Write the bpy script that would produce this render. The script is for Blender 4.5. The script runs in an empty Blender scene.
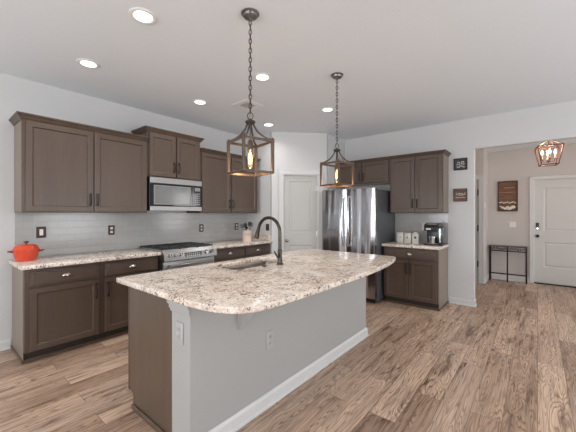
import bpy, bmesh, math, random
from mathutils import Vector, Matrix
random.seed(7)
SC = bpy.context.scene
COL = SC.collection
PI = math.pi

# ---------------------------------------------------------------- camera
PSI = math.radians(39.51)
cam_data = bpy.data.cameras.new('camera')
cam_data.sensor_width = 36.0
cam_data.lens = 302.7/576*36
cam_data.shift_y = -2.3/576
cam_data.clip_start = 0.05
cam = bpy.data.objects.new('camera', cam_data)
COL.objects.link(cam)
cam.location = (0, 0, 1.38)
cam.rotation_euler = (PI/2, 0, PSI-PI/2)
SC.camera = cam

# ---------------------------------------------------------------- world, view, big lights
SC.view_settings.view_transform = 'Standard'
SC.view_settings.look = 'None'
SC.view_settings.gamma = 1.0
SC.view_settings.exposure = -0.10
SC.view_settings.use_curve_mapping = False

world = bpy.data.worlds.new('world')
SC.world = world
world.use_nodes = True
bg = world.node_tree.nodes['Background']
bg.inputs[0].default_value = (0.80, 0.88, 1.0, 1)
bg.inputs[1].default_value = 1.5


def area(name, loc, direction, sx, sy, power, color, shape='RECTANGLE'):
    l = bpy.data.lights.new(name, 'AREA')
    l.shape = shape
    l.size = sx
    l.size_y = sy
    l.energy = power
    l.color = color
    o = bpy.data.objects.new(name, l)
    COL.objects.link(o)
    o.location = loc
    o.rotation_euler = Vector(direction).to_track_quat('-Z', 'Y').to_euler()
    return o


# daylight coming in through the windows behind and beside the camera
DAY = (0.955, 0.98, 1.0)
area('daylight_rear_a', (-3.02, 2.6, 1.5), (1, 0, -0.1), 1.5, 1.6, 66, DAY)
area('daylight_rear_b', (-3.02, 0.2, 1.5), (1, 0, -0.1), 1.5, 1.6, 66, DAY)
area('daylight_right_a', (0.4, -3.22, 1.35), (0, 1, 0.45), 1.8, 2.1, 66, DAY)
area('daylight_right_b', (3.2, -3.22, 1.35), (0, 1, 0.45), 1.8, 2.1, 66, DAY)

CAN_POWER = 4.5
# fill light added to brighten the foyer, at an added unseen window
area('foyer_fill', (6.6, -3.22, 1.45), (0, 1, 0.0), 1.3, 1.5, 38, (1.0, .97, .94))
PENDANT_POWER = 3.2
LANTERN_POWER = 13

# ---------------------------------------------------------------- material helpers


def srgb(r, g, b):
    def f(c):
        c /= 255.0
        return c/12.92 if c <= 0.04045 else ((c+0.055)/1.055)**2.4
    return (f(r), f(g), f(b), 1)


class NT:
    def __init__(s, name):
        s.m = bpy.data.materials.new(name)
        s.m.use_nodes = True
        s.t = s.m.node_tree
        s.b = s.t.nodes['Principled BSDF']

    def n(s, typ, **kw):
        nd = s.t.nodes.new(typ)
        for k, v in kw.items():
            if k.startswith('i_'):
                nd.inputs[k[2:].replace('_', ' ')].default_value = v
            else:
                setattr(nd, k, v)
        return nd

    def l(s, a, b):
        s.t.links.new(a, b)

    def ramp(s, fac, stops):
        r = s.n('ShaderNodeValToRGB')
        el = r.color_ramp.elements
        while len(el) < len(stops):
            el.new(0.5)
        for e, (p, c) in zip(el, stops):
            e.position = p
            e.color = c
        s.l(fac, r.inputs[0])
        return r.outputs[0]

    def mapping(s, scale=(1, 1, 1), rot=(0, 0, 0), coord='Object'):
        tc = s.n('ShaderNodeTexCoord')
        mp = s.n('ShaderNodeMapping')
        mp.inputs['Scale'].default_value = scale
        mp.inputs['Rotation'].default_value = rot
        s.l(tc.outputs[coord], mp.inputs['Vector'])
        return mp.outputs['Vector']

    def math(s, op, a, b=None, c=None):
        m = s.n('ShaderNodeMath', operation=op)
        for i, v in enumerate((a, b, c)):
            if v is None:
                continue
            if isinstance(v, (int, float)):
                m.inputs[i].default_value = v
            else:
                s.l(v, m.inputs[i])
        return m.outputs[0]

    def mix(s, fac, a, b, typ='MIX'):
        m = s.n('ShaderNodeMix', data_type='RGBA', blend_type=typ)
        for i, v in ((0, fac), (6, a), (7, b)):
            if isinstance(v, (int, float, tuple)):
                m.inputs[i].default_value = v
            else:
                s.l(v, m.inputs[i])
        return m.outputs[2]

    def bump(s, h, strength=0.2, dist=0.01):
        b = s.n('ShaderNodeBump')
        b.inputs['Strength'].default_value = strength
        b.inputs['Distance'].default_value = dist
        s.l(h, b.inputs['Height'])
        s.l(b.outputs[0], s.b.inputs['Normal'])


def plain(name, col, rough=0.5, metal=0.0, noise=0.04, scale=30, spec=None, bump=0.0, coat=0.0):
    m = NT(name)
    v = m.mapping()
    nz = m.n('ShaderNodeTexNoise', i_Scale=scale, i_Detail=3.0)
    m.l(v, nz.inputs['Vector'])
    c0 = tuple(max(0, x*(1-noise)) for x in col[:3])+(1,)
    c1 = tuple(min(1, x*(1+noise)) for x in col[:3])+(1,)
    m.l(m.ramp(nz.outputs[0], [(0.3, c0), (0.7, c1)]), m.b.inputs['Base Color'])
    m.b.inputs['Roughness'].default_value = rough
    m.b.inputs['Metallic'].default_value = metal
    if spec is not None:
        m.b.inputs['Specular IOR Level'].default_value = spec
    if coat:
        m.b.inputs['Coat Weight'].default_value = coat
        m.b.inputs['Coat Roughness'].default_value = 0.1
    if bump:
        m.bump(nz.outputs[0], bump, 0.002)
    return m.m


def emit(name, col, strength):
    m = NT(name)
    m.b.inputs['Base Color'].default_value = col
    m.b.inputs['Emission Color'].default_value = col
    m.b.inputs['Emission Strength'].default_value = strength
    return m.m


def glass(name, col=(1, 1, 1, 1), rough=0.0, ior=1.45, alpha=None):
    m = NT(name)
    m.b.inputs['Base Color'].default_value = col
    m.b.inputs['Roughness'].default_value = rough
    m.b.inputs['IOR'].default_value = ior
    m.b.inputs['Transmission Weight'].default_value = 1.0
    return m.m


def wood_floor():
    m = NT('plank_floor')
    tc = m.n('ShaderNodeTexCoord')
    br = m.n('ShaderNodeTexBrick', offset=0.37, offset_frequency=2, squash=1.0)
    br.inputs['Color1'].default_value = (0, 0, 0, 1)
    br.inputs['Color2'].default_value = (1, 1, 1, 1)
    br.inputs['Mortar'].default_value = (0.5, 0.5, 0.5, 1)
    br.inputs['Scale'].default_value = 1.0
    br.inputs['Mortar Size'].default_value = 0.0016
    br.inputs['Mortar Smooth'].default_value = 0.2
    br.inputs['Bias'].default_value = 0.0
    br.inputs['Brick Width'].default_value = 1.22
    br.inputs['Row Height'].default_value = 0.182
    m.l(tc.outputs['Object'], br.inputs['Vector'])
    sep = m.n('ShaderNodeSeparateXYZ')
    m.l(tc.outputs['Object'], sep.inputs[0])
    pid = m.math('MULTIPLY', br.outputs['Color'], 37.0)
    # broad cathedral grain: contour lines of a noise stretched along the plank
    cmb = m.n('ShaderNodeCombineXYZ')
    m.l(m.math('MULTIPLY', sep.outputs[0], 1.05), cmb.inputs[0])
    m.l(m.math('MULTIPLY', sep.outputs[1], 10.5), cmb.inputs[1])
    m.l(pid, cmb.inputs[2])
    n1 = m.n('ShaderNodeTexNoise', i_Scale=1.0, i_Detail=2.2, i_Roughness=0.42, i_Distortion=0.25)
    m.l(cmb.outputs[0], n1.inputs['Vector'])
    rings = m.math('FRACT', m.math('MULTIPLY', n1.outputs[0], 23.0))

    def streak(sx, sy, off, det, rough):
        c_ = m.n('ShaderNodeCombineXYZ')
        m.l(m.math('MULTIPLY', sep.outputs[0], sx), c_.inputs[0])
        m.l(m.math('MULTIPLY', sep.outputs[1], sy), c_.inputs[1])
        m.l(m.math('ADD', pid, off), c_.inputs[2])
        n_ = m.n('ShaderNodeTexNoise', i_Scale=1.0, i_Detail=det, i_Roughness=rough)
        m.l(c_.outputs[0], n_.inputs['Vector'])
        return n_.outputs[0]
    fine = streak(3.0, 85.0, 0.0, 4.0, 0.65)
    mid = streak(1.6, 13.0, 11.0, 4.0, 0.62)
    knots = streak(2.6, 9.0, 23.0, 2.0, 0.5)
    base = m.ramp(br.outputs['Color'], [(0.0, FL[0]), (0.35, FL[1]), (0.7, FL[2]), (1.0, FL[3])])
    ringc = m.ramp(rings, [(0.0, (0.26, 0.21, 0.18, 1)), (0.13, (0.60, 0.55, 0.52, 1)), (0.30, (0.96, 0.95, 0.95, 1)), (0.70, (1.2, 1.2, 1.19, 1)), (0.93, (1.0, 0.99, 0.98, 1)), (1.0, (0.26, 0.21, 0.18, 1))])
    c = m.mix(m.math('MULTIPLY', m.ramp(knots, [(0.32, (0.25, 0.25, 0.25, 1)), (0.6, (1, 1, 1, 1))]), 0.85), base, ringc, 'MULTIPLY')
    stc = m.ramp(fine, [(0.3, (0.40, 0.36, 0.34, 1)), (0.5, (1, 1, 1, 1)), (0.72, (1.22, 1.21, 1.20, 1))])
    c = m.mix(0.75, c, stc, 'MULTIPLY')
    mdc = m.ramp(mid, [(0.33, (0.30, 0.25, 0.22, 1)), (0.45, (0.95, 0.94, 0.93, 1)), (0.7, (1.20, 1.19, 1.18, 1))])
    c = m.mix(0.8, c, mdc, 'MULTIPLY')
    c = m.mix(m.math('MULTIPLY', br.outputs['Fac'], 0.75), c, srgb(62, 50, 42))
    m.l(c, m.b.inputs['Base Color'])
    m.b.inputs['Roughness'].default_value = 0.36
    m.b.inputs['Specular IOR Level'].default_value = 0.4
    m.bump(m.math('SUBTRACT', fine, m.math('MULTIPLY', br.outputs['Fac'], 1.5)), 0.12, 0.002)
    return m.m


FL = [srgb(166, 139, 119), srgb(186, 159, 138), srgb(208, 181, 158), srgb(174, 151, 135)]


def granite():
    m = NT('granite')
    v = m.mapping()
    a = m.n('ShaderNodeTexNoise', i_Scale=9.0, i_Detail=5.0, i_Roughness=0.65, i_Distortion=0.6)
    m.l(v, a.inputs['Vector'])
    base = m.ramp(a.outputs[0], [(0.25, srgb(190, 170, 157)), (0.42, srgb(218, 203, 191)), (0.55, srgb(236, 226, 216)), (0.75, srgb(244, 239, 231))])
    b = m.n('ShaderNodeTexVoronoi', i_Scale=62.0)
    dv = m.n('ShaderNodeTexNoise', i_Scale=20.0, i_Detail=3.0)
    m.l(v, dv.inputs['Vector'])
    dvec = m.mix(0.06, v, dv.outputs['Color'])
    m.l(dvec, b.inputs['Vector'])
    cell = m.ramp(b.outputs['Color'], [(0.12, srgb(178, 150, 132)), (0.35, srgb(216, 196, 178)), (0.8, srgb(236, 228, 218))])
    c = m.mix(0.45, base, cell)
    # dark mineral clusters, denser in drifting bands
    k = m.n('ShaderNodeTexNoise', i_Scale=44.0, i_Detail=6.0, i_Roughness=0.7, i_Distortion=0.8)
    m.l(v, k.inputs['Vector'])
    band = m.n('ShaderNodeTexNoise', i_Scale=5.0, i_Detail=2.0, i_Distortion=1.2)
    m.l(v, band.inputs['Vector'])
    kk = m.math('ADD', k.outputs[0], m.math('MULTIPLY', m.math('SUBTRACT', band.outputs[0], 0.5), 0.35))
    dk = m.ramp(kk, [(0.56, (0, 0, 0, 1)), (0.60, (1, 1, 1, 1))])
    c = m.mix(m.math('MULTIPLY', dk, 0.85), c, srgb(112, 92, 82))
    k2 = m.n('ShaderNodeTexNoise', i_Scale=60.0, i_Detail=3.0, i_Roughness=0.6)
    m.l(v, k2.inputs['Vector'])
    dk2 = m.ramp(m.math('ADD', k2.outputs[0], m.math('MULTIPLY', m.math('SUBTRACT', band.outputs[0], 0.5), 0.2)), [(0.60, (0, 0, 0, 1)), (0.625, (1, 1, 1, 1))])
    c = m.mix(m.math('MULTIPLY', dk2, 0.85), c, srgb(48, 40, 38))
    m.l(c, m.b.inputs['Base Color'])
    m.b.inputs['Roughness'].default_value = 0.23
    m.b.inputs['Specular IOR Level'].default_value = 0.5
    return m.m


def cab_wood(name, c0, c1, scale=(1, 1, 1), rough=0.34):
    m = NT(name)
    v = m.mapping(scale=scale)
    a = m.n('ShaderNodeTexNoise', i_Scale=1.0, i_Detail=5.0, i_Roughness=0.6)
    m.l(v, a.inputs['Vector'])
    v2 = m.mapping(scale=tuple(x*0.12 for x in scale))
    b = m.n('ShaderNodeTexNoise', i_Scale=1.0, i_Detail=2.0)
    m.l(v2, b.inputs['Vector'])
    f = m.math('ADD', m.math('MULTIPLY', a.outputs[0], 0.5), m.math('MULTIPLY', b.outputs[0], 0.5))
    m.l(m.ramp(f, [(0.32, c0), (0.68, c1)]), m.b.inputs['Base Color'])
    m.b.inputs['Roughness'].default_value = rough
    m.b.inputs['Specular IOR Level'].default_value = 0.5
    return m.m


def tile(axis):
    m = NT('subway_tile_'+axis)
    tc = m.n('ShaderNodeTexCoord')
    sep = m.n('ShaderNodeSeparateXYZ')
    m.l(tc.outputs['Object'], sep.inputs[0])
    cmb = m.n('ShaderNodeCombineXYZ')
    m.l(sep.outputs[0 if axis == 'x' else 1], cmb.inputs[0])
    m.l(sep.outputs[2], cmb.inputs[1])
    br = m.n('ShaderNodeTexBrick')
    br.inputs['Color1'].default_value = srgb(172, 171, 168)
    br.inputs['Color2'].default_value = srgb(168, 167, 165)
    br.inputs['Mortar'].default_value = srgb(160, 159, 156)
    br.inputs['Scale'].default_value = 1.0
    br.inputs['Mortar Size'].default_value = 0.0022
    br.inputs['Mortar Smooth'].default_value = 0.3
    br.inputs['Brick Width'].default_value = 0.152
    br.inputs['Row Height'].default_value = 0.0762
    m.l(cmb.outputs[0], br.inputs['Vector'])
    m.l(br.outputs['Color'], m.b.inputs['Base Color'])
    m.b.inputs['Roughness'].default_value = 0.15
    inv = m.math('SUBTRACT', 1.0, br.outputs['Fac'])
    m.bump(inv, 0.5, 0.002)
    return m.m


def steel(name, col=(0.62, 0.62, 0.63, 1), rough=0.25, axis='z', wav=0.0):
    m = NT(name)
    sc = {'z': (260, 260, 3), 'x': (3, 260, 260), 'y': (260, 3, 260)}[axis]
    v = m.mapping(scale=sc)
    a = m.n('ShaderNodeTexNoise', i_Scale=1.0, i_Detail=3.0)
    m.l(v, a.inputs['Vector'])
    m.l(m.ramp(a.outputs[0], [(0.3, tuple(x*.93 for x in col[:3])+(1,)), (0.7, col)]), m.b.inputs['Base Color'])
    m.b.inputs['Metallic'].default_value = 1.0
    m.b.inputs['Roughness'].default_value = rough
    if wav:
        v2 = m.mapping(scale=(6.5, 6.5, 0.5))
        w = m.n('ShaderNodeTexNoise', i_Scale=1.0, i_Detail=1.0)
        m.l(v2, w.inputs['Vector'])
        m.bump(w.outputs[0], wav, 0.03)
    return m.m


M = {}
M['wall'] = plain('wall_paint', srgb(203, 203, 203), 0.85, noise=0.01, scale=60, bump=0.05)
M['ceiling'] = plain('ceiling_paint', srgb(226, 231, 236), 0.95, noise=0.012, scale=45, bump=0.08)
M['foyer'] = plain('foyer_paint', srgb(201, 195, 192), 0.85, noise=0.01, scale=60)
M['trim'] = plain('white_trim_paint', srgb(208, 208, 207), 0.45, noise=0.01)
M['door'] = plain('white_door_paint', srgb(186, 185, 182), 0.5, noise=0.01)
M['floor'] = wood_floor()
M['granite'] = granite()
M['wood'] = cab_wood('cabinet_stain', srgb(75, 61, 52), srgb(90, 74, 63), (60, 60, 4), 0.37)
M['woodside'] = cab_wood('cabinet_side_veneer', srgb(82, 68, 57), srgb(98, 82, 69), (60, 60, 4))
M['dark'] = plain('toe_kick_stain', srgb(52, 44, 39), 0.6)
M['bronze'] = plain('dark_bronze', srgb(44, 36, 33), 0.38, metal=0.6, noise=0.1)
M['pewter'] = plain('brushed_pewter', srgb(176, 172, 166), 0.25, metal=1.0, noise=0.06)
M['faucet'] = plain('oil_rubbed_bronze', srgb(78, 70, 65), 0.25, metal=0.9, noise=0.1)
M['lantern'] = plain('weathered_bronze_wood', srgb(88, 72, 62), 0.45, metal=0.25, noise=0.2, scale=40)
M['copper'] = plain('rusted_copper', srgb(100, 62, 48), 0.45, metal=0.4, noise=0.15)
M['steel'] = steel('stainless_steel')
M['steelx'] = steel('stainless_steel_long', (.36, .36, .36, 1), axis='x', rough=0.36)
M['fridge'] = steel('fridge_steel', (0.50, 0.50, 0.52, 1), 0.16, 'z', wav=1.0)
M['fridgeside'] = plain('grey_appliance_side', srgb(96, 98, 102), 0.28, metal=0.3, noise=0.02)
M['black'] = plain('black_plastic', srgb(28, 28, 30), 0.3)
M['iron'] = plain('cast_iron', srgb(44, 44, 46), 0.5, noise=0.1)
M['blackglass'] = plain('black_glass', srgb(34, 36, 38), 0.06)
M['mwglass'] = plain('grey_tinted_glass', srgb(120, 122, 122), 0.12)
M['red'] = plain('orange_red_enamel', srgb(206, 66, 34), 0.16, noise=0.03, coat=0.4)
M['white'] = plain('white_plastic', srgb(232, 232, 230), 0.35, noise=0.01)
M['cream'] = plain('cream_ceramic', srgb(214, 194, 178), 0.35, noise=0.04)
M['chrome'] = plain('chrome', srgb(215, 215, 215), 0.08, metal=1.0, noise=0.01)
M['grey'] = plain('grey_plastic', srgb(138, 138, 138), 0.4)
M['veneer_lit'] = cab_wood('lit_side_veneer', srgb(122, 110, 98), srgb(138, 125, 112), (60, 60, 4), 0.38)  # side veneer made paler: light reflected off cabinet ends is in its colour
M['islandpaint'] = plain('island_grey_paint', srgb(165, 165, 163), 0.6, noise=0.01, scale=60)
M['plank_a'] = cab_wood('reclaimed_plank_brown', srgb(100, 70, 52), srgb(134, 98, 74), (4, 60, 60), 0.6)
M['plank_b'] = cab_wood('reclaimed_plank_light', srgb(160, 120, 90), srgb(190, 150, 120), (4, 60, 60), 0.6)
M['signbrown'] = cab_wood('sign_plank', srgb(88, 66, 54), srgb(116, 88, 72), (60, 4, 60), 0.6)
M['can'] = emit('lit_ceiling_lens', (1.0, 0.97, 0.93, 1), 4.0)
M['filament'] = emit('glowing_filament', (1.0, 0.58, 0.20, 1), 9.0)
M['candle'] = emit('glowing_candle_bulb', (1.0, 0.78, 0.48, 1), 5.0)
M['amber'] = glass('amber_glass', (1.0, 0.80, 0.58, 1), 0.02)
M['clear'] = glass('window_glass', (1, 1, 1, 1), 0.0, 1.05)
M['display'] = plain('oven_display', srgb(40, 42, 44), 0.2)
M['islandplate'] = plain('pale_grey_plastic', srgb(176, 176, 174), .4, noise=.01)
M['canister'] = plain('white_enamel', srgb(200, 195, 186), 0.3, noise=0.03)

# ---------------------------------------------------------------- mesh helpers


class MB:
    def __init__(s):
        s.bm = bmesh.new()

    def box(s, x0, x1, y0, y1, z0, z1, bev=0.0, seg=1):
        b = bmesh.new()
        bmesh.ops.create_cube(b, size=1)
        for v in b.verts:
            v.co = Vector((x0+(v.co.x+.5)*(x1-x0), y0+(v.co.y+.5)*(y1-y0), z0+(v.co.z+.5)*(z1-z0)))
        if bev > 0:
            bmesh.ops.bevel(b, geom=b.edges[:], offset=bev, segments=seg, affect='EDGES', profile=0.5)
        s.merge(b)
        return s

    def merge(s, b, mat=None):
        if mat is not None:
            bmesh.ops.transform(b, matrix=mat, verts=b.verts)
        me = bpy.data.meshes.new('tmp')
        b.to_mesh(me)
        b.free()
        s.bm.from_mesh(me)
        bpy.data.meshes.remove(me)

    def cyl(s, p0, p1, r, seg=16, r2=None):
        p0 = Vector(p0)
        p1 = Vector(p1)
        d = p1-p0
        b = bmesh.new()
        bmesh.ops.create_cone(b, cap_ends=True, segments=seg, radius1=r, radius2=r if r2 is None else r2, depth=d.length)
        q = d.to_track_quat('Z', 'Y').to_matrix().to_4x4()
        s.merge(b, Matrix.Translation((p0+p1)/2) @ q)
        return s

    def sphere(s, c, r, sc=(1, 1, 1), seg=16):
        b = bmesh.new()
        bmesh.ops.create_uvsphere(b, u_segments=seg, v_segments=max(6, seg//2), radius=r)
        s.merge(b, Matrix.Translation(c) @ Matrix.Diagonal((sc[0], sc[1], sc[2], 1)))
        return s

    def lathe(s, prof, c=(0, 0, 0), seg=32, close=False):
        bm = s.bm
        rings = []
        for r, z in prof:
            if r < 1e-5:
                rings.append([bm.verts.new((c[0], c[1], c[2]+z))])
            else:
                rings.append([bm.verts.new((c[0]+r*math.cos(2*PI*i/seg), c[1]+r*math.sin(2*PI*i/seg), c[2]+z)) for i in range(seg)])
        pairs = list(zip(rings, rings[1:]))
        if close:
            pairs.append((rings[-1], rings[0]))
        for a, b in pairs:
            for i in range(seg):
                j = (i+1) % seg
                if len(a) == 1 and len(b) == 1:
                    continue
                if len(a) == 1:
                    bm.faces.new((a[0], b[i], b[j]))
                elif len(b) == 1:
                    bm.faces.new((a[i], b[0], a[j]))
                else:
                    bm.faces.new((a[i], b[i], b[j], a[j]))
        return s

    def prism(s, poly, z0, z1, mat=None):
        b = bmesh.new()
        lo = [b.verts.new((x, y, z0)) for x, y in poly]
        hi = [b.verts.new((x, y, z1)) for x, y in poly]
        b.faces.new(hi)
        b.faces.new(lo[::-1])
        n = len(poly)
        for i in range(n):
            b.faces.new((lo[i], lo[(i+1) % n], hi[(i+1) % n], hi[i]))
        s.merge(b, mat)
        return s

    def tube(s, pts, r, seg=8, cap=True, closed=False):
        pts = [Vector(p) for p in pts]
        n = len(pts)
        rr = r if isinstance(r, (list, tuple)) else [r]*n
        bm = s.bm
        rings = []
        up = None
        for i, p in enumerate(pts):
            if closed:
                t = pts[(i+1) % n]-pts[i-1]
            else:
                t = (pts[min(i+1, n-1)]-pts[max(i-1, 0)])
            t.normalize()
            if up is None:
                up = Vector((0, 0, 1)) if abs(t.z) < 0.9 else Vector((1, 0, 0))
            a = t.cross(up).normalized()
            b = a.cross(t).normalized()
            up = b
            rings.append([bm.verts.new(p+rr[i]*(a*math.cos(2*PI*k/seg)+b*math.sin(2*PI*k/seg))) for k in range(seg)])
        for i in range(n if closed else n-1):
            A = rings[i]
            B = rings[(i+1) % n]
            for k in range(seg):
                bm.faces.new((A[k], A[(k+1) % seg], B[(k+1) % seg], B[k]))
        if cap and not closed:
            bm.faces.new(rings[0][::-1])
            bm.faces.new(rings[-1])
        return s

    def build(s, name, mat, parent=None, smooth=True, ang=35):
        bmesh.ops.recalc_face_normals(s.bm, faces=s.bm.faces[:])
        me = bpy.data.meshes.new(name)
        s.bm.to_mesh(me)
        s.bm.free()
        me.materials.append(M[mat] if isinstance(mat, str) else mat)
        if smooth:
            for p in me.polygons:
                p.use_smooth = True
            try:
                me.set_sharp_from_angle(angle=math.radians(ang))
            except Exception:
                pass
        o = bpy.data.objects.new(name, me)
        COL.objects.link(o)
        if parent is not None:
            o.parent = parent
        return o


def thing(name, label, cat, loc=(0, 0, 0), rz=0.0, group=None):
    o = bpy.data.objects.new(name, None)
    o.empty_display_size = 0.1
    COL.objects.link(o)
    o.location = loc
    o.rotation_euler = (0, 0, rz)
    o['label'] = label
    o['category'] = cat
    if group:
        o['group'] = group
    return o


def tag(o, label, cat, group=None, loc=None, rz=None):
    o['label'] = label
    o['category'] = cat
    if group:
        o['group'] = group
    if loc is not None:
        o.location = loc
    if rz is not None:
        o.rotation_euler = (0, 0, rz)
    return o


def struct(name, mb, mat, label=None, cat=None, parent=None, smooth=False):
    o = mb.build(name, mat, parent, smooth)
    if parent is None:
        o['kind'] = 'structure'
        if label:
            o['label'] = label
        if cat:
            o['category'] = cat
    return o


def dup(root, loc, rz=None, label=None, group=None):
    r = root.copy()
    COL.objects.link(r)
    r.location = loc
    if rz is not None:
        r.rotation_euler = (0, 0, rz)
    if label:
        r['label'] = label
    if group:
        r['group'] = group
    for ch in list(root.children):
        c = ch.copy()
        COL.objects.link(c)
        c.parent = r
        for g in list(ch.children):
            d = g.copy()
            COL.objects.link(d)
            d.parent = c
    return r


# ---------------------------------------------------------------- the setting
XB, YL, XF, H, HF = 5.218, 4.175, 7.744, 2.80, 2.69
XR, YR_ = -3.10, -3.30          # rear and right walls, behind the camera
XH = 7.06                        # hall wall with the hinged door
T = 0.115


def wall_with_holes(name, axis, pos, thick, a0, a1, z1, holes, mat, label):
    """axis 'x': wall in plane x=pos (thickness to pos+thick), spans y a0..a1"""
    mb = MB()

    def bx(u0, u1, w0, w1):
        if u1-u0 < 1e-4 or w1-w0 < 1e-4:
            return
        p0, p1 = sorted((pos, pos+thick))
        if axis == 'x':
            mb.box(p0, p1, u0, u1, w0, w1)
        else:
            mb.box(u0, u1, p0, p1, w0, w1)
    cur = a0
    for (h0, h1, b, t) in sorted(holes):
        bx(cur, h0, 0, z1)
        bx(h0, h1, 0, b)
        bx(h0, h1, t, z1)
        cur = h1
    bx(cur, a1, 0, z1)
    return struct(name, mb, mat, label, 'wall')


struct('floor', MB().box(XR-.2, 8.2, YR_-.2, YL+.2, -0.1, 0), 'floor', 'brown wood plank floor running through kitchen and foyer', 'floor')
struct('ceiling', MB().box(XR-.2, XB+.05, YR_-.2, YL+.2, H, H+.1), 'ceiling', 'flat painted kitchen ceiling with recessed lights', 'ceiling')
struct('ceiling_foyer', MB().box(XB+.05, 8.2, YR_-.2, YL+.2, HF, HF+.1), 'ceiling', 'lower foyer ceiling beyond the wide opening', 'ceiling')
struct('wall_left', MB().box(XR-.2, 3.86, YL, YL+.12, 0, H), 'wall', 'light grey wall behind the stove cabinets', 'wall')

# pantry corner : return, diagonal with door opening, return
PA = Vector((3.86, 3.55, 0))
PB_ = Vector((4.57, 2.88, 0))
PL = (PB_-PA).length
PANG = math.atan2(PB_.y-PA.y, PB_.x-PA.x)     # local +x runs along the diagonal, room side is local -y
pm = Matrix.Translation(PA) @ Matrix.Rotation(PANG, 4, 'Z')
struct('wall_pantry_left', MB().box(3.86, 3.96, 3.585, YL+.12, 0, H), 'wall', 'short light grey return wall at end of stove counter', 'wall')
mb = MB()
DS0, DS1, DTOP = 0.206, 0.819, 2.065
mb.box(0, DS0, 0, .1, 0, H)
mb.box(DS1, PL, 0, .1, 0, H)
mb.box(DS0, DS1, 0, .1, DTOP, H)
w = struct('wall_pantry', mb, 'wall', 'angled light grey corner wall holding the narrow pantry door', 'wall')
w.matrix_world = pm
struct('wall_pantry_right', MB().box(4.605, XB+.02, 2.88, 2.98, 0, H), 'wall', 'light grey return wall beside the refrigerator', 'wall')
# back wall with wide opening to the foyer
OY0, OY1, OZ = -1.75, 0.728, 2.345
wall_with_holes('wall_back', 'x', XB, T, YR_, 2.98, H, [(OY0, OY1, 0, OZ)], 'wall', 'light grey wall behind refrigerator with wide cased opening')
# foyer
struct('wall_foyer', MB().box(XF, XF+.12, -0.87, 0.94, 0, HF), 'foyer') if False else None
FD0, FD1, FDT = -0.851, 0.063, 2.055
wall_with_holes('wall_foyer', 'x', XF, .12, YR_, 0.94, HF, [(FD0, FD1, 0, FDT)], 'foyer', 'taupe grey foyer wall holding the front door')
struct('wall_foyer_return', MB().box(XH+.115, XF, .82, .94, 0, HF), 'foyer', 'short return wall beside the console table', 'wall')
HD0, HD1 = 0.905, 1.70
wall_with_holes('wall_hall', 'x', XH, .115, .82, 2.6, HF, [(HD0, HD1, 0, 2.06)], 'foyer', 'hall wall with a hinged white door')
struct('wall_hall_end', MB().box(XB+T, XH, 2.5, 2.6, 0, HF), 'foyer', 'end of side hall out of view', 'wall')
wall_with_holes('wall_foyer_right', 'y', YR_, -.15, XB+T, XF, HF, [(5.95, 7.25, .70, 2.20)], 'foyer', 'foyer wall right of front door with one added window')
# rear and right walls with windows
wall_with_holes('wall_rear', 'x', XR, -.15, YR_-.15, YL+.12, H, [(-.6, 1.0, .65, 2.35), (1.8, 3.4, .65, 2.35)], 'wall', 'wall behind the viewer with two windows')
wall_with_holes('wall_right', 'y', YR_, -.15, XR, XB+T, H, [(-.55, 1.35, .25, 2.45), (2.25, 4.15, .25, 2.45)], 'wall', 'wall right of the viewer with two tall windows')


def window(n, axis, pos, a0, a1, z0, z1):
    def bx(mb, u0, u1, p0, p1, w0, w1):
        if axis == 'x':
            mb.box(p0, p1, u0, u1, w0, w1)
        else:
            mb.box(u0, u1, p0, p1, w0, w1)
    mb = MB()
    f = .05
    p0, p1 = pos-.12, pos-.06
    bx(mb, a0, a0+f, p0, p1, z0, z1)
    bx(mb, a1-f, a1, p0, p1, z0, z1)
    bx(mb, a0+f, a1-f, p0, p1, z0, z0+f)
    bx(mb, a0+f, a1-f, p0, p1, z1-f, z1)
    bx(mb, a0+f, a1-f, p0+.01, p1-.01, (z0+z1)/2-.02, (z0+z1)/2+.02)
    bx(mb, (a0+a1)/2-.02, (a0+a1)/2+.02, p0+.01, p1-.01, z0+f, z1-f)
    o = struct('window_%d' % n, mb, 'trim', 'white framed window letting daylight into the room', 'window')
    g = MB()
    bx(g, a0+f, a1-f, pos-.092, pos-.088, z0+f, z1-f)
    g.build('pane', 'clear', o, smooth=False)


window(1, 'x', XR, -.6, 1.0, .65, 2.35)
window(2, 'x', XR, 1.8, 3.4, .65, 2.35)
window(3, 'y', YR_, -.55, 1.35, .25, 2.45)
window(4, 'y', YR_, 2.25, 4.15, .25, 2.45)
window(5, 'y', YR_, 5.95, 7.25, .70, 2.20)  # unseen foyer window, added to go with the fill light


# baseboards: profile swept along a straight run in plan, projecting to the left of the direction
def baseboard(name, segs, label, h=.095):
    """segs: list of (p0, p1, normal) in plan"""
    mb = MB()
    for (a, b, n) in segs:
        a = Vector(a)
        b = Vector(b)
        n = Vector(n)
        prof = [(0, 0), (.022, 0), (.022, .012), (.014, .02), (.014, h-.018), (.008, h-.006), (.004, h), (0, h)]
        v0 = [mb.bm.verts.new((a.x+n.x*o, a.y+n.y*o, z)) for o, z in prof]
        v1 = [mb.bm.verts.new((b.x+n.x*o, b.y+n.y*o, z)) for o, z in prof]
        for i in range(len(prof)):
            j = (i+1) % len(prof)
            mb.bm.faces.new((v0[i], v0[j], v1[j], v1[i]))
        mb.bm.faces.new(v0)
        mb.bm.faces.new(v1[::-1])
    return struct(name, mb, 'trim', label, 'baseboard')


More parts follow.
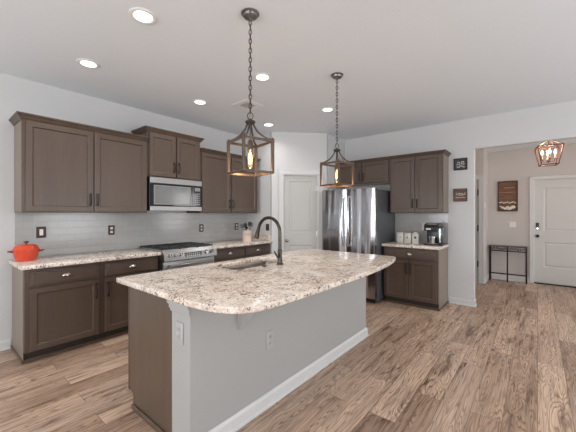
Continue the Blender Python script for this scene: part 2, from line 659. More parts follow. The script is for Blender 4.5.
baseboard('baseboard_left', [((XR, YL), (.583, YL), (0, -1))], 'white baseboard on left wall beside the first base cabinet')
baseboard('baseboard_back', [((XB, .706), (XB, 1.06), (-1, 0)), ((XB, .728), (XB+T, .728), (0, -1))], 'white baseboard on wall end right of coffee cabinet')
baseboard('baseboard_back_right', [((XB, YR_), (XB, OY0), (-1, 0))], 'white baseboard right of the opening')
baseboard('baseboard_foyer', [((XF, FD1+.065), (XF, .82), (-1, 0)), ((XH-.02, .82), (XF, .82), (0, -1)), ((XF, YR_), (XF, FD0-.085), (-1, 0))], 'white baseboard in foyer behind console table')
baseboard('baseboard_rear', [((XR, YR_), (XR, YL), (1, 0)), ((XR, YR_), (XB, YR_), (0, 1))], 'white baseboard behind the viewer')
baseboard('baseboard_hall', [((XB+T, .715), (XB+T, 2.5), (1, 0))], 'white baseboard inside the hall')

# tiled backsplashes
struct('trim_1', MB().box(.618, 3.86, YL-.009, YL-.0005, .914, 1.39), tile('x'), 'pale subway tile backsplash behind the stove counter', 'backsplash')
struct('trim_2', MB().box(XB-.009, XB-.0005, 1.075, 1.90, .914, 1.385), tile('y'), 'pale subway tile backsplash behind the coffee maker', 'backsplash')


def panel_face(mb, x0, x1, z0, z1, y, depth=.008, w=.012):
    """sunk bevel then raised field: built as a ring and a field proud of the groove, facing -y"""
    def ring(o, yy):
        return [mb.bm.verts.new(p) for p in ((x0+o, yy, z0+o), (x1-o, yy, z0+o), (x1-o, yy, z1-o), (x0+o, yy, z1-o))]
    r = [ring(0, y), ring(w, y+depth), ring(w*2.2, y+depth), ring(w*3.6, y+depth*.35)]
    for a, b in zip(r, r[1:]):
        for i in range(4):
            mb.bm.faces.new((a[i], a[(i+1) % 4], b[(i+1) % 4], b[i]))
    mb.bm.faces.new(r[-1])


def door_slab(mb, x0, x1, z0, z1, y0, th, panels):
    """front (y0) carries sunk panels; panels are stacked (px0,px1,pz0,pz1) from bottom to top"""
    bm = mb.bm

    def quad(a, b, c, d):
        mb.bm.faces.new([bm.verts.new(p) for p in (a, b, c, d)])
    px0, px1 = panels[0][0], panels[0][1]
    quad((x0, y0, z0), (px0, y0, z0), (px0, y0, z1), (x0, y0, z1))
    quad((px1, y0, z0), (x1, y0, z0), (x1, y0, z1), (px1, y0, z1))
    cur = z0
    for p in panels:
        quad((px0, y0, cur), (px1, y0, cur), (px1, y0, p[2]), (px0, y0, p[2]))
        panel_face(mb, px0, px1, p[2], p[3], y0)
        cur = p[3]
    quad((px0, y0, cur), (px1, y0, cur), (px1, y0, z1), (px0, y0, z1))
    y1 = y0+th
    quad((x0, y1, z0), (x0, y1, z1), (x1, y1, z1), (x1, y1, z0))
    quad((x0, y0, z0), (x0, y0, z1), (x0, y1, z1), (x0, y1, z0))
    quad((x1, y0, z0), (x1, y1, z0), (x1, y1, z1), (x1, y0, z1))
    quad((x0, y0, z1), (x1, y0, z1), (x1, y1, z1), (x0, y1, z1))
    quad((x0, y0, z0), (x0, y1, z0), (x1, y1, z0), (x1, y0, z0))
    bmesh.ops.remove_doubles(bm, verts=bm.verts[:], dist=1e-5)


def casing(mb, x0, x1, ztop, w=.085, th=.018, base=0.0, wl=None):
    wl = w if wl is None else wl
    for a, b in ((x0-wl, x0), (x1, x1+w)):
        mb.box(a, b, -th, -.0005, base, ztop+w, .004)
    mb.box(x0-wl, x1+w, -th-.002, -.0005, ztop, ztop+w, .004)
    # back band
    mb.box(x0-wl-.006, x0-wl+.012, -th-.008, -.0005, base, ztop+w+.006, .003)
    mb.box(x1+w-.012, x1+w+.006, -th-.008, -.0005, base, ztop+w+.006, .003)
    mb.box(x0-wl-.006, x1+w+.006, -th-.008, -.0005, ztop+w-.012, ztop+w+.006, .003)


def hinge(parent, x, y, z, mat='pewter', h=.09):
    m_ = MB()
    m_.cyl((x, y, z-h/2), (x, y, z+h/2), .007, 10)
    m_.box(x-.018, x+.018, y+.004, y+.007, z-h/2, z+h/2)
    m_.sphere((x, y, z+h/2+.004), .006, seg=8)
    return m_.build('hinge', mat, parent)


# pantry door
mb = MB()
door_slab(mb, DS0+.018, DS1-.018, .012, DTOP-.018, .02, .035,
          [(DS0+.105, DS1-.105, .25, .83), (DS0+.105, DS1-.105, 1.05, 1.95)])
d1 = struct('door_1', mb, 'door', 'narrow white two-panel pantry door in the angled corner wall', 'door')
d1.matrix_world = pm
mb = MB()
casing(mb, DS0, DS1, DTOP, .085, .018)
mb.box(DS0, DS0+.015, 0, .1, 0, DTOP)
mb.box(DS1-.015, DS1, 0, .1, 0, DTOP)
mb.box(DS0+.015, DS1-.015, 0, .1, DTOP-.015, DTOP)
mb.build('door_casing', 'trim', d1)
mb = MB()
kx, kz = DS0+.062, .91
mb.cyl((kx, .02, kz), (kx, .012, kz), .028, 20)
mb.cyl((kx, .012, kz), (kx, -.02, kz), .010, 12)
mb.sphere((kx, -.033, kz), .026, (1, .75, 1))
mb.build('door_knob', 'pewter', d1)
for z in (.25, 1.03, 1.83):
    hinge(d1, DS1-.016, .008, z)

# front door: local x -> world -y, local -y -> world -x
def back_frame(x, y, z=0):
    return Matrix.Translation((x, y, z)) @ Matrix.Rotation(-PI/2, 4, 'Z')


M['frontdoor'] = plain('front_door_paint', srgb(204, 203, 201), 0.45, noise=0.01)
mb = MB()
W2 = FD1-FD0
door_slab(mb, .012, W2-.012, .02, FDT-.01, .045, .04,
          [(.155, W2-.155, .33, .82), (.155, W2-.155, 1.045, 1.885)])
d2 = struct('door_2', mb, 'frontdoor', 'white two-panel front door with dark keypad lock in the foyer', 'door')
d2.matrix_world = back_frame(XF, FD1)
mb = MB()
casing(mb, 0, W2, FDT, .055, .018)
mb.box(.0, .011, 0, .11, 0, FDT)
mb.box(W2-.011, W2, 0, .11, 0, FDT)
mb.box(.011, W2-.011, 0, .11, FDT-.009, FDT)
mb.build('door_casing', 'trim', d2)
MB().box(.011, W2-.011, -.01, .1, 0, .018, .004).build('threshold', 'bronze', d2)
mb = MB()
mb.box(.036, .086, .025, .045, 1.06, 1.20, .008, 2)
lockp = mb.build('keypad_lock', 'black', d2)
MB().cyl((.061, .025, 1.085), (.061, .014, 1.085), .018, 16).build('lock_cylinder', 'chrome', lockp)
mb = MB()
mb.cyl((.061, .045, .94), (.061, .035, .94), .030, 18)
mb.cyl((.061, .035, .94), (.061, -.005, .94), .01, 10)
mb.sphere((.061, -.018, .94), .030, (1, .7, 1))
mb.build('door_handle', 'bronze', d2)

# hall door (mostly hidden behind the kitchen wall end)
mb = MB()
W3 = HD1-HD0
door_slab(mb, .01, W3-.01, .012, 2.05, .004, .035, [(.11, W3-.11, .25, .83), (.11, W3-.11, 1.05, 1.92)])
d3 = struct('door_3', mb, 'door', 'white hall door edge with three hinges seen past the wall end', 'door')
d3.matrix_world = back_frame(XH, HD1)
mb = MB()
casing(mb, 0, W3, 2.06, .085, .018)
mb.box(0, .009, 0, .11, 0, 2.06)
mb.box(W3-.009, W3, .012, .11, 0, 2.06)
mb.build('door_casing', 'trim', d3)
for z, mm in ((.38, 'bronze'), (1.09, 'bronze'), (1.80, 'copper')):
    hinge(d3, W3-.006, -.006, z, mm, .12)

# ---------------------------------------------------------------- cabinets
# local frame: x along the wall, wall at y=0, room towards -y


def shaker(mb, x0, x1, z0, z1, yf, rail=.062, th=.02, dep=.012, slab=False):
    bm = mb.bm

    def rect(i, y):
        return [bm.verts.new(p) for p in ((x0+i, y, z0+i), (x1-i, y, z0+i), (x1-i, y, z1-i), (x0+i, y, z1-i))]
    rs = [rect(0, yf+th), rect(0, yf+.003), rect(.003, yf)]
    if slab:
        rs += [rect(.016, yf), rect(.022, yf-.003)]
    else:
        rs += [rect(rail, yf), rect(rail+.004, yf+.002), rect(rail+.009, yf+dep-.001), rect(rail+.011, yf+dep)]
    for a, b in zip(rs, rs[1:]):
        for i in range(4):
            bm.faces.new((a[i], a[(i+1) % 4], b[(i+1) % 4], b[i]))
    bm.faces.new(rs[-1])
    bm.faces.new(rs[0][::-1])


def pull(parent, x, y, zc, L=.12, name='handle'):
    m_ = MB()
    pts = []
    for i in range(11):
        t = i/10
        pts.append((x, y-.008-.024*math.sin(PI*t)**.5, zc-L/2+L*t))
    m_.tube(pts, [.0062 if 0 < i < 10 else .008 for i in range(11)], 8)
    for s in (-1, 1):
        m_.cyl((x, y, zc+s*L/2), (x, y-.012, zc+s*L/2), .010, 10)
    return m_.build(name, 'bronze', parent)


def cup_pull(parent, xc, y, zc, mat='pewter'):
    m_ = MB()
    bm = m_.bm
    W, Hh, D = .044, .021, .026
    rows = []
    nu, nv = 14, 6
    for thick in (0, 1):
        g = []
        k = 1-.10*thick
        for j in range(nv+1):
            ph = (PI/2)*j/nv
            row = []
            for i in range(nu+1):
                th = PI*i/nu
                row.append(bm.verts.new((xc+W*k*math.cos(th)*math.cos(ph*.0) * (1 if j == 0 else math.cos(ph)**.35 if j < nv else .02),
                                         y-D*k*math.sin(ph)**1.0 * math.sin(th)**.4 if 0 < i < nu else y,
                                         zc-.012+2*Hh*k*math.sin(th)*math.cos(ph)**.8 if j < nv else zc-.012)))
            g.append(row)
        rows.append(g)
    for g in rows:
        for j in range(nv):
            for i in range(nu):
                try:
                    bm.faces.new((g[j][i], g[j][i+1], g[j+1][i+1], g[j+1][i]))
                except Exception:
                    pass
    m_.box(xc-W, xc+W, y-.003, y, zc-.014, zc-.008)
    return m_.build('drawer_pull', mat, parent)


def knob(parent, xc, y, zc, mat='pewter'):
    m_ = MB()
    m_.cyl((xc, y, zc), (xc, y-.016, zc), .006, 10)
    m_.sphere((xc, y-.022, zc), .015, (1, .6, 1))
    return m_.build('drawer_knob', mat, parent)


def crown(mb, x0, x1, d, z, left=True, right=True, hgt=.062, proj=.044):
    """moulding round the left, front and right of a wall cabinet's top"""
    prof = [(0.0, 0), (.006, 0), (.010, .010), (.016, .014), (.028, .036), (.036, .042), (proj, hgt-.012), (proj, hgt), (0, hgt)]
    loops = []
    for o, dz in prof:
        L = x0-(o if left else 0)
        R = x1+(o if right else 0)
        loops.append([(L, 0, z+dz), (L, -d-o, z+dz), (R, -d-o, z+dz), (R, 0, z+dz)])
    bm = mb.bm
    V = [[bm.verts.new(p) for p in lp] for lp in loops]
    n = len(V)
    rng = []
    if left:
        rng.append(0)
    rng.append(1)
    if right:
        rng.append(2)
    for k in range(n-1):
        for s in rng:
            bm.faces.new((V[k][s], V[k][s+1], V[k+1][s+1], V[k+1][s]))
    if not left:
        bm.faces.new([V[k][1] for k in range(n)])
    if not right:
        bm.faces.new([V[k][2] for k in range(n)][::-1])
    # lid
    bm.faces.new((V[n-1][0], V[n-1][1], V[n-1][2], V[n-1][3]))


def upper_cab(label, group, loc, rz, w, d, z0, z1, splits, left=True, right=True, hz=.133, rail=.05, hgt=.062, side_panel=None, pale_under=False):
    """wall cabinet; loc is its back left bottom on the wall (z 0); splits: list of (x0,x1,handle_side)"""
    t = thing('wall_cabinet', label, 'cabinet', loc, rz, group)
    MB().box(0, w, -d, -.001, z0, z1, .0015).build('cabinet_body', 'wood', t)
    if side_panel:
        x_ = -.003 if side_panel == 'l' else w
        MB().box(x_, x_+.003, -d+.018, -.004, z0+.012, z1-.014).build('end_panel', 'veneer_lit', t, smooth=False)  # thin side panel, its paler colour carries the reflected light
    if pale_under:
        MB().box(.02, w-.02, -d+.02, -.004, z0-.003, z0-.0002).build('underside_panel', 'cream', t, smooth=False)
    for i, (a, b, side) in enumerate(splits):
        m_ = MB()
        shaker(m_, a, b, z0+.012, z1-.012, -d-.0215, rail)
        dr = m_.build('door', 'wood', t, ang=20)
        hx = b-.028 if side == 'r' else a+.028
        pull(dr, hx, -d-.0215, z0+.012+hz)
    m_ = MB()
    crown(m_, 0, w, d+.001, z1-.012, left, right, hgt)
    m_.build('crown_molding', 'wood', t, ang=20)
    return t


RB = -PI/2
DU = .36
upper_cab('large two-door brown wall cabinet at far left above the red pot', 'brown wall cabinets', (.615, YL, 0), 0, 1.207, DU,
          1.39, 2.295, [(.025, .600, 'r'), (.613, 1.192, 'l')], True, False, side_panel='l')
upper_cab('raised two-door brown cabinet directly above the microwave', 'brown wall cabinets', (1.824, YL, 0), 0, .778, DU,
          1.856, 2.432, [(.022, .382, 'r'), (.398, .758, 'l')], True, True, .133)
upper_cab('two-door brown wall cabinet right of the microwave, ending near pantry wall', 'brown wall cabinets', (2.604, YL, 0), 0, 1.171, DU,
          1.39, 2.295, [(.02, .560, 'r'), (.575, 1.145, 'l')], False, True)
upper_cab('short two-door brown cabinet bridging over the refrigerator', 'brown wall cabinets', (XB, 2.845, 0), RB, .985, .345,
          1.895, 2.272, [(.02, .485, 'r'), (.50, .965, 'l')], False, False, .105, .05, .052, pale_under=True)
upper_cab('tall two-door brown wall cabinet above coffee maker', 'brown wall cabinets', (XB, 1.858, 0), RB, .788, .345,
          1.39, 2.272, [(.012, .388, 'r'), (.400, .776, 'l')], False, True, .135, .05, .052, side_panel='r')


def base_cab(label, loc, rz, w, d, cols, top=.875, drawer_h=.135, kind='cup', left_side=True, wide_drawer=False):
    t = thing('base_cabinet', label, 'cabinet', loc, rz, 'brown base cabinets')
    m_ = MB()
    toe = .075
    poly = [(0, 0), (0, top), (-d, top), (-d, .105), (-d+toe, .105), (-d+toe, 0)]   # (y,z) section
    mt = Matrix(((0, 0, 1, 0), (1, 0, 0, 0), (0, 1, 0, 0), (0, 0, 0, 1)))
    m_.prism(poly, 0, w, mt)
    m_.build('cabinet_body', 'wood', t, smooth=False)
    m_ = MB()
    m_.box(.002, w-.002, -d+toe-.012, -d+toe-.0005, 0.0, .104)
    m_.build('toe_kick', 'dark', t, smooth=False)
    yf = -d-.0215
    if wide_drawer:
        m_ = MB()
        shaker(m_, cols[0][0], cols[-1][1], top-.03-drawer_h, top-.03, yf, slab=True)
        dd = m_.build('drawer', 'wood', t, ang=20)
        (knob if kind == 'knob' else cup_pull)(dd, (cols[0][0]+cols[-1][1])/2, yf, top-.03-drawer_h/2)
    for (a, b, side) in cols:
        if not wide_drawer:
            m_ = MB()
            shaker(m_, a, b, top-.03-drawer_h, top-.03, yf, slab=True)
            dd = m_.build('drawer', 'wood', t, ang=20)
            cup_pull(dd, (a+b)/2, yf, top-.03-drawer_h/2)
        m_ = MB()
        shaker(m_, a, b, .112, top-.03-drawer_h-.02, yf, .05)
        dr = m_.build('door', 'wood', t, ang=20)
        hx = b-.03 if side == 'r' else a+.03
        pull(dr, hx, yf, top-.03-drawer_h-.02-.12, .14)
    return t


DBS = .578
b1 = base_cab('brown base cabinet with two drawers and two doors left of the stove', (.598, YL-.001, 0), 0, 1.257, DBS,
              [(.034, .602, 'r'), (.657, 1.237, 'l')])
MB().box(-.0035, -.0005, -DBS+.04, -.012, .031, .874).build('end_panel', 'veneer_lit', b1, smooth=False)
m_ = MB()
m_.box(-.014, -.0005, -DBS+.06, 0, 0, .03, .004)
m_.box(-.014, 1.252, -DBS+.046, -DBS+.0605, 0, .03, .004)
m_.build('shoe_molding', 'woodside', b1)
b2 = base_cab('brown base cabinet with two drawers between stove and pantry wall', (2.645, YL-.001, 0), 0, 1.213, DBS,
              [(.04, .612, 'r'), (.632, 1.198, 'l')])
b3 = base_cab('small brown base cabinet with one drawer under the coffee maker', (XB-.001, 1.862, 0), RB, .785, .605,
              [(.02, .386, 'r'), (.396, .765, 'l')], kind='cup', wide_drawer=True)
MB().box(.7855, .7885, -.605+.04, -.012, .031, .874).build('end_panel', 'veneer_lit', b3, smooth=False)
m_ = MB()
m_.box(.002, .7995, -.605+.046, -.605+.0605, 0, .03, .004)
m_.box(.7855, .7995, -.605+.061, -.0, 0, .03, .004)
m_.build('shoe_molding', 'woodside', b3)

# countertops


def slab(poly, z0, z1, hole=None, bev=.006):
    m_ = MB()
    b = bmesh.new()
    lo = [b.verts.new((x, y, z0)) for x, y in poly]
    es = [b.edges.new((lo[i], lo[(i+1) % len(lo)])) for i in range(len(lo))]
    if hole:
        ho = [b.verts.new((x, y, z0)) for x, y in hole]
        es += [b.edges.new((ho[i], ho[(i+1) % len(ho)])) for i in range(len(ho))]
    r = bmesh.ops.triangle_fill(b, edges=es, use_beauty=True)
    fs = [g for g in r['geom'] if isinstance(g, bmesh.types.BMFace)]
    ex = bmesh.ops.extrude_face_region(b, geom=fs)
    vs = [g for g in ex['geom'] if isinstance(g, bmesh.types.BMVert)]
    bmesh.ops.translate(b, verts=vs, vec=(0, 0, z1-z0))
    bmesh.ops.recalc_face_normals(b, faces=b.faces[:])
    if bev:
        ed = [e for e in b.edges if len(e.link_faces) == 2 and e.calc_face_angle(0) > 1.2]
        bmesh.ops.bevel(b, geom=ed, offset=bev, segments=3, affect='EDGES', profile=.5)
    m_.merge(b)
    return m_


def rounded(x0, x1, y0, y1, r, n=6):
    pts = []
    for cx, cy, a0 in ((x1-r, y1-r, 0), (x0+r, y1-r, PI/2), (x0+r, y0+r, PI), (x1-r, y0+r, 3*PI/2)):
        for i in range(n+1):
            a = a0+PI/2*i/n
            pts.append((cx+r*math.cos(a), cy+r*math.sin(a)))
    return pts


YC = YL-.648
tag(slab([(.562, YC), (1.862, YC), (1.862, YL-.012), (.562, YL-.012)], .876, .914).build('countertop', 'granite'),
    'speckled granite countertop left of the stove holding the red pot', 'countertop')
tr = slab([(2.640, YC), (3.857, YC), (3.857, YL-.012), (2.640, YL-.012)], .876, .914).build('countertop', 'granite')
tag(tr, 'speckled granite countertop right of the stove beneath the utensil crock', 'countertop')
MB().box(3.838, 3.857, YC+.02, YL-.013, .9145, 1.015, .003).build('side_splash', 'granite', tr)
tag(slab([(XB-.648, 1.044), (XB-.012, 1.044), (XB-.012, 1.880), (XB-.648, 1.880)], .876, .914).build('countertop', 'granite'),
    'short speckled granite countertop under the coffee maker', 'countertop')

# ---------------------------------------------------------------- island
IX0, IX1, IYW, IYP, IYC = .956, 3.20, 1.497, 1.69, 2.277
isl = thing('kitchen_island', 'long island with brown end panel and light grey half wall beneath granite top', 'kitchen island', (IX0, IYW, 0))


def I(x, y):
    return (x-IX0, y-IYW)


ax, ay = I(IX0, IYW)
m_ = MB()
m_.box(0, IX1-IX0, 0, IYP-IYW, 0, .8755, .002)
m_.build('half_wall', 'islandpaint', isl)
m_ = MB()
# cabinet body behind (range side)
mt = Matrix(((0, 0, 1, 0), (1, 0, 0, 0), (0, 1, 0, 0), (0, 0, 0, 1)))
Y0, Y1 = IYP-IYW+.0005, IYC-IYW
m_.prism([(Y0, 0), (Y1-.075, 0), (Y1-.075, .105), (Y1, .105), (Y1, .62), (Y0, .62)], .022, IX1-IX0-.02, mt)
m_.build('cabinet_body', 'wood', isl, smooth=False)
m_ = MB()
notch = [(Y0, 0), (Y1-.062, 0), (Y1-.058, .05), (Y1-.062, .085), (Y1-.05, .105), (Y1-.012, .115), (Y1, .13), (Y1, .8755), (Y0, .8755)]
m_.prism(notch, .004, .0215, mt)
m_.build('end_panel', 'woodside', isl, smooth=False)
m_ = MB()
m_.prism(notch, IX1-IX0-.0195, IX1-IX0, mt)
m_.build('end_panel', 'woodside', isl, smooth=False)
m_ = MB()
m_.box(.003, .0215, Y1+.0005, Y1+.017, .11, .875)
m_.build('corner_stile', 'wood', isl, smooth=False)
m_ = MB()
m_.box(.022, IX1-IX0-.02, Y1-.02, Y1, .621, .875)
m_.box(.022, IX1-IX0-.02, Y0, Y0+.012, .621, .875)
m_.build('front_rail', 'wood', isl, smooth=False)
for k in range(4):
    m_ = MB()
    x0_ = .03+k*.55
    b = bmesh.new()
    mm = MB()
    shaker(mm, -(x0_+.54), -x0_, .125, .68, -(Y1)-.0215, .058)
    mm.bm.transform(Matrix.Rotation(PI, 4, 'Z'))
    mm.build('door', 'wood', isl, ang=20)
m_ = MB()
m_.box(-.011, .0035, .205, Y1-.060, 0, .035, .005)
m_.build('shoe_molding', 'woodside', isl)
# baseboard round the half wall
m_ = MB()
prof = [(0, 0), (.024, 0), (.024, .014), (.015, .022), (.015, .078), (.009, .090), (.004, .096), (0, .096)]
L = IX1-IX0
bm = m_.bm
V = []
for o, z in prof:
    V.append([bm.verts.new(p) for p in ((L+o, .19, z), (L+o, -o, z), (-.0, -o, z))])
for k in range(len(prof)-1):
    for s in range(2):
        bm.faces.new((V[k][s], V[k][s+1], V[k+1][s+1], V[k+1][s]))
bm.faces.new([v[2] for v in V])
m_.build('baseboard', 'trim', isl, ang=20)
# cap moulding on the near pier end
m_ = MB()
for (z0, z1, o) in ((.800, .818, .006), (.818, .845, .012), (.845, .8752, .020)):
    m_.box(-o, .0005, -.004, .199+o, z0, z1, .003)
m_.build('cap_molding', 'islandpaint', isl)
# bracket under the overhang
m_ = MB()
cx = 1.335-IX0
cv = [(0, .8752), (-.115, .8752), (-.115, .85)]
for i in range(10):
    t = i/9
    cv.append((-.110+.100*t**1.5, .835-.20*(1-(1-t)**1.2)))
cv += [(0, .625)]
m_.prism(cv, cx-.03, cx+.03, mt)
m_.build('corbel', 'islandplate', isl, smooth=False)

ctp = [(.908, 2.378), (.915, 1.50), (.919, 1.42), (.928, 1.345), (.945, 1.265), (.975, 1.195), (1.02, 1.142), (1.085, 1.105), (1.165, 1.088),
       (1.28, 1.079), (1.45, 1.071), (1.70, 1.065), (1.95, 1.061), (2.2, 1.060), (2.42, 1.065), (2.62, 1.076), (2.80, 1.092),
       (2.96, 1.114), (3.10, 1.140), (3.21, 1.165), (3.27, 1.185), (3.295, 1.21), (3.30, 1.25), (3.30, 2.378)]
SX0, SX1, SY0, SY1 = 1.65, 2.34, 1.92, 2.25
it = slab(ctp, .876, .914, rounded(SX0, SX1, SY0, SY1, .07), .007).build('island_countertop', 'granite')
tag(it, 'large speckled cream granite island top with rounded front corners and sink cutout', 'countertop')

# sink
m_ = MB()
bm = m_.bm
loops = []
for o, z in ((.02, .8755), (0.0, .8755), (-.004, .86), (-.012, .72), (-.04, .695)):
    loops.append([bm.verts.new((x, y, z)) for x, y in rounded(SX0-o, SX1+o, SY0-o, SY1+o, .075 if o >= 0 else .06)])
n = len(loops[0])
for a, b in zip(loops, loops[1:]):
    for i in range(n):
        bm.faces.new((a[i], a[(i+1) % n], b[(i+1) % n], b[i]))
bm.faces.new(loops[-1])
sk = m_.build('kitchen_sink', steel('sink_steel', (.44, .40, .37, 1), .3, 'x'))
tag(sk, 'undermount stainless sink set into the island countertop', 'sink')
m_ = MB()
m_.lathe([(0, .002), (.03, .002), (.04, .006), (.044, .001), (.044, 0), (0, 0)], ((SX0+SX1)/2, (SY0+SY1)/2, .6955))
dr = m_.build('drain', 'chrome', sk)

# faucet
FX, FY = 2.105, 1.832
fc = thing('kitchen_faucet', 'tall bronze gooseneck pull-down faucet arching over the island sink', 'faucet', (FX, FY, .9145))
m_ = MB()
m_.lathe([(0, 0), (.032, 0), (.032, .006), (.024, .012), (.021, .05), (.019, .10), (.021, .112), (.021, .125), (.014, .135), (0, .135)])
m_.build('base', 'faucet', fc)
R_ = .140
zz = .288
pts = [(0, 0, .12), (0, 0, .19), (0, 0, .24), (0, 0, zz)]
for i in range(1, 19):
    a = PI*i/18*.93
    pts.append((.0, R_-R_*math.cos(a), zz+R_*math.sin(a)))
m_ = MB()
m_.tube(pts, .0155, 14)
m_.build('gooseneck', 'faucet', fc)
e = Vector(pts[-1])
e0 = Vector(pts[-2])
dd = (e-e0).normalized()
m_ = MB()
m_.tube([e, e+dd*.02, e+dd*.022, e+dd*.06, e+dd*.095, e+dd*.10], [.0165, .018, .018, .021, .025, .020], 16)
m_.build('spray_head', 'faucet', fc)
m_ = MB()
m_.cyl((.0, 0, .06), (-.045, -.012, .075), .013, 12)
m_.tube([(-.04, -.01, .073), (-.075, -.02, .095), (-.11, -.03, .13)], [.010, .008, .006], 10)
m_.build('lever', 'faucet', fc)
m_ = MB()
m_.lathe([(0, 0), (.019, 0), (.019, .006), (.012, .010), (0, .010)], (0, 0, 0), 20)
tag(m_.build('countertop_button', 'bronze'), 'small dark round button on island granite beside the sink', 'button', loc=(1.93, 1.862, .9145))

# ---------------------------------------------------------------- range
RX0, RX1 = 1.868, 2.634
rg = thing('kitchen_range', 'stainless slide-in gas range with front knobs and black grates', 'stove', (RX0, YL-.012, 0))
RW = RX1-RX0
m_ = MB()
m_.box(.001, RW-.001, -.575, 0, .08, .895, .003)
m_.build('range_body', 'black', rg)
m_ = MB()
m_.box(-.003, RW+.003, -.625, -.002, .9152, .925, .003)
m_.build('cooktop', 'grey', rg)
m_ = MB()
# slanted control panel (section in y,z)
m_.prism([(-.576, .915), (-.632, .930), (-.685, .885), (-.700, .800), (-.576, .800)], -.003, RW+.003, mt)
cp = m_.build('control_panel', 'steelx', rg, smooth=False)
nrm = Vector((0, -.985, .174)).normalized()


def panel_pt(x, t):
    """t 0..1 down the near-vertical face of the control panel"""
    return Vector((x, -.685-.015*t, .885-.085*t))


for x in (.072, .147, .222, .60, .675):
    p = panel_pt(x, .22)
    q = MB()
    q.cyl(p, p+nrm*.008, .029, 20)
    q.cyl(p+nrm*.008, p+nrm*.036, .025, 20, .022)
    q.box(p.x-.004, p.x+.004, p.y-.040, p.y-.030, p.z-.012, p.z+.022)
    q.build('knob', 'chrome', cp)
m_ = MB()
p0, p1 = panel_pt(.33, .08), panel_pt(.33, .78)
bm = m_.bm
a = [Vector((x, p.y, p.z))+nrm*k for k in (.0005, .003) for (x, p) in ((.275, p0), (.525, p0), (.525, p1), (.275, p1))]
vs = [bm.verts.new(v) for v in a]
for f in ((0, 1, 2, 3), (4, 5, 6, 7), (0, 1, 5, 4), (1, 2, 6, 5), (2, 3, 7, 6), (3, 0, 4, 7)):
    bm.faces.new([vs[i] for i in f])
dsp = m_.build('display', 'blackglass', cp, smooth=False)
m_ = MB()
for r_ in range(2):
    for c_ in range(7):
        p = panel_pt(.30+.03*c_, .28+.3*r_)+nrm*.0035
        m_.box(p.x, p.x+.014, p.y-.001, p.y+.001, p.z-.004, p.z+.004)
m_.build('button_marks', 'white', dsp, smooth=False)
m_ = MB()
m_.box(.006, RW-.006, -.655, -.580, .185, .785, .006, 2)
od = m_.build('oven_door', 'steelx', rg)
MB().box(.09, RW-.09, -.657, -.6545, .29, .64, .001).build('oven_window', 'blackglass', od)
m_ = MB()
m_.tube([(.05, -.705, .735), (RW-.05, -.705, .735)], .012, 14)
for x in (.07, RW-.07):
    m_.cyl((x, -.655, .735), (x, -.705, .735), .009, 12)
m_.build('oven_handle', 'steelx', od)
MB().box(.006, RW-.006, -.65, -.58, .085, .178, .005).build('storage_drawer', 'steelx', rg)
MB().box(.03, RW-.03, -.56, -.05, 0, .079).build('plinth', 'black', rg)
gx = [(.01, .25), (.262, .504), (.516, .756)]
for (a0, a1) in gx:
    q = MB()
    y0_, y1_ = -.605, -.05
    zt = .948
    for (u0, v0, u1, v1) in ((a0, y0_, a1, y0_), (a0, y1_, a1, y1_), (a0, y0_, a0, y1_), (a1, y0_, a1, y1_),
                             ((a0+a1)/2, y0_, (a0+a1)/2, y1_), (a0, (y0_+y1_)/2, a1, (y0_+y1_)/2),
                             (a0, y0_+.14, a1, y0_+.14), (a0, y1_-.14, a1, y1_-.14)):
        q.box(min(u0, u1)-.006, max(u0, u1)+.006, min(v0, v1)-.006, max(v0, v1)+.006, zt-.014, zt, .002)
    for u in (a0, a1):
        for v in (y0_, y1_):
            q.cyl((u, v, .926), (u, v, zt-.01), .008, 8)
    q.build('grate', 'iron', rg)
for (u, v) in ((.13, -.46), (.13, -.19), (.383, -.33), (.636, -.46), (.636, -.19)):
    q = MB()
    q.lathe([(0, 0), (.055, 0), (.055, .006), (.042, .008), (.042, .016), (.03, .02), (0, .02)], (u, v, .9255), 24)
    q.build('burner', 'iron', rg)

# microwave (over the range)
MD = .385
mw = thing('microwave_oven', 'stainless over-the-range microwave with black control strip', 'microwave', (1.840, YL-.001, 1.414))
mw.scale = (1.01, 1, 1)
MWW, MWH = .757, .438
MB().box(0, MWW, -MD, 0, 0.006, MWH, .003).build('case', 'black', mw)
m_ = MB()
m_.box(.002, MWW-.002, -MD-.022, -MD-.0005, MWH-.078, MWH-.002, .004)
m_.build('top_vent_band', 'steelx', mw)
m_ = MB()
m_.box(.002, MWW-.002, -MD-.022, -MD-.0005, .004, .064, .004)
m_.build('bottom_band', 'steelx', mw)
m_ = MB()
m_.box(.002, .605, -MD-.020, -MD-.0005, .067, MWH-.081, .004)
dm = m_.build('door', 'blackglass', mw)
m_ = MB()
x0_, x1_, z0_, z1_ = .045, .575, .085, .335
for (a0, a1, c0, c1) in ((x0_, x1_, z1_-.014, z1_), (x0_, x1_, z0_, z0_+.014), (x0_, x0_+.016, z0_+.014, z1_-.014), (x1_-.016, x1_, z0_+.014, z1_-.014)):
    m_.box(a0, a1, -MD-.0245, -MD-.0205, c0, c1, .001)
m_.build('window_frame', 'grey', dm)
MB().box(x0_+.017, x1_-.017, -MD-.0225, -MD-.0205, z0_+.015, z1_-.015).build('window_pane', 'mwglass', dm)
m_ = MB()
m_.box(.608, MWW-.002, -MD-.020, -MD-.0005, .067, MWH-.081, .004)
cpn = m_.build('control_panel', 'blackglass', mw)
m_ = MB()
m_.box(.635, .725, -MD-.0225, -MD-.0205, .285, .335, .001)
for r_ in range(6):
    for c_ in range(3):
        m_.box(.634+.033*c_, .656+.033*c_, -MD-.0225, -MD-.0205, .09+.030*r_, .104+.030*r_)
m_.build('buttons', 'grey', cpn, smooth=False)

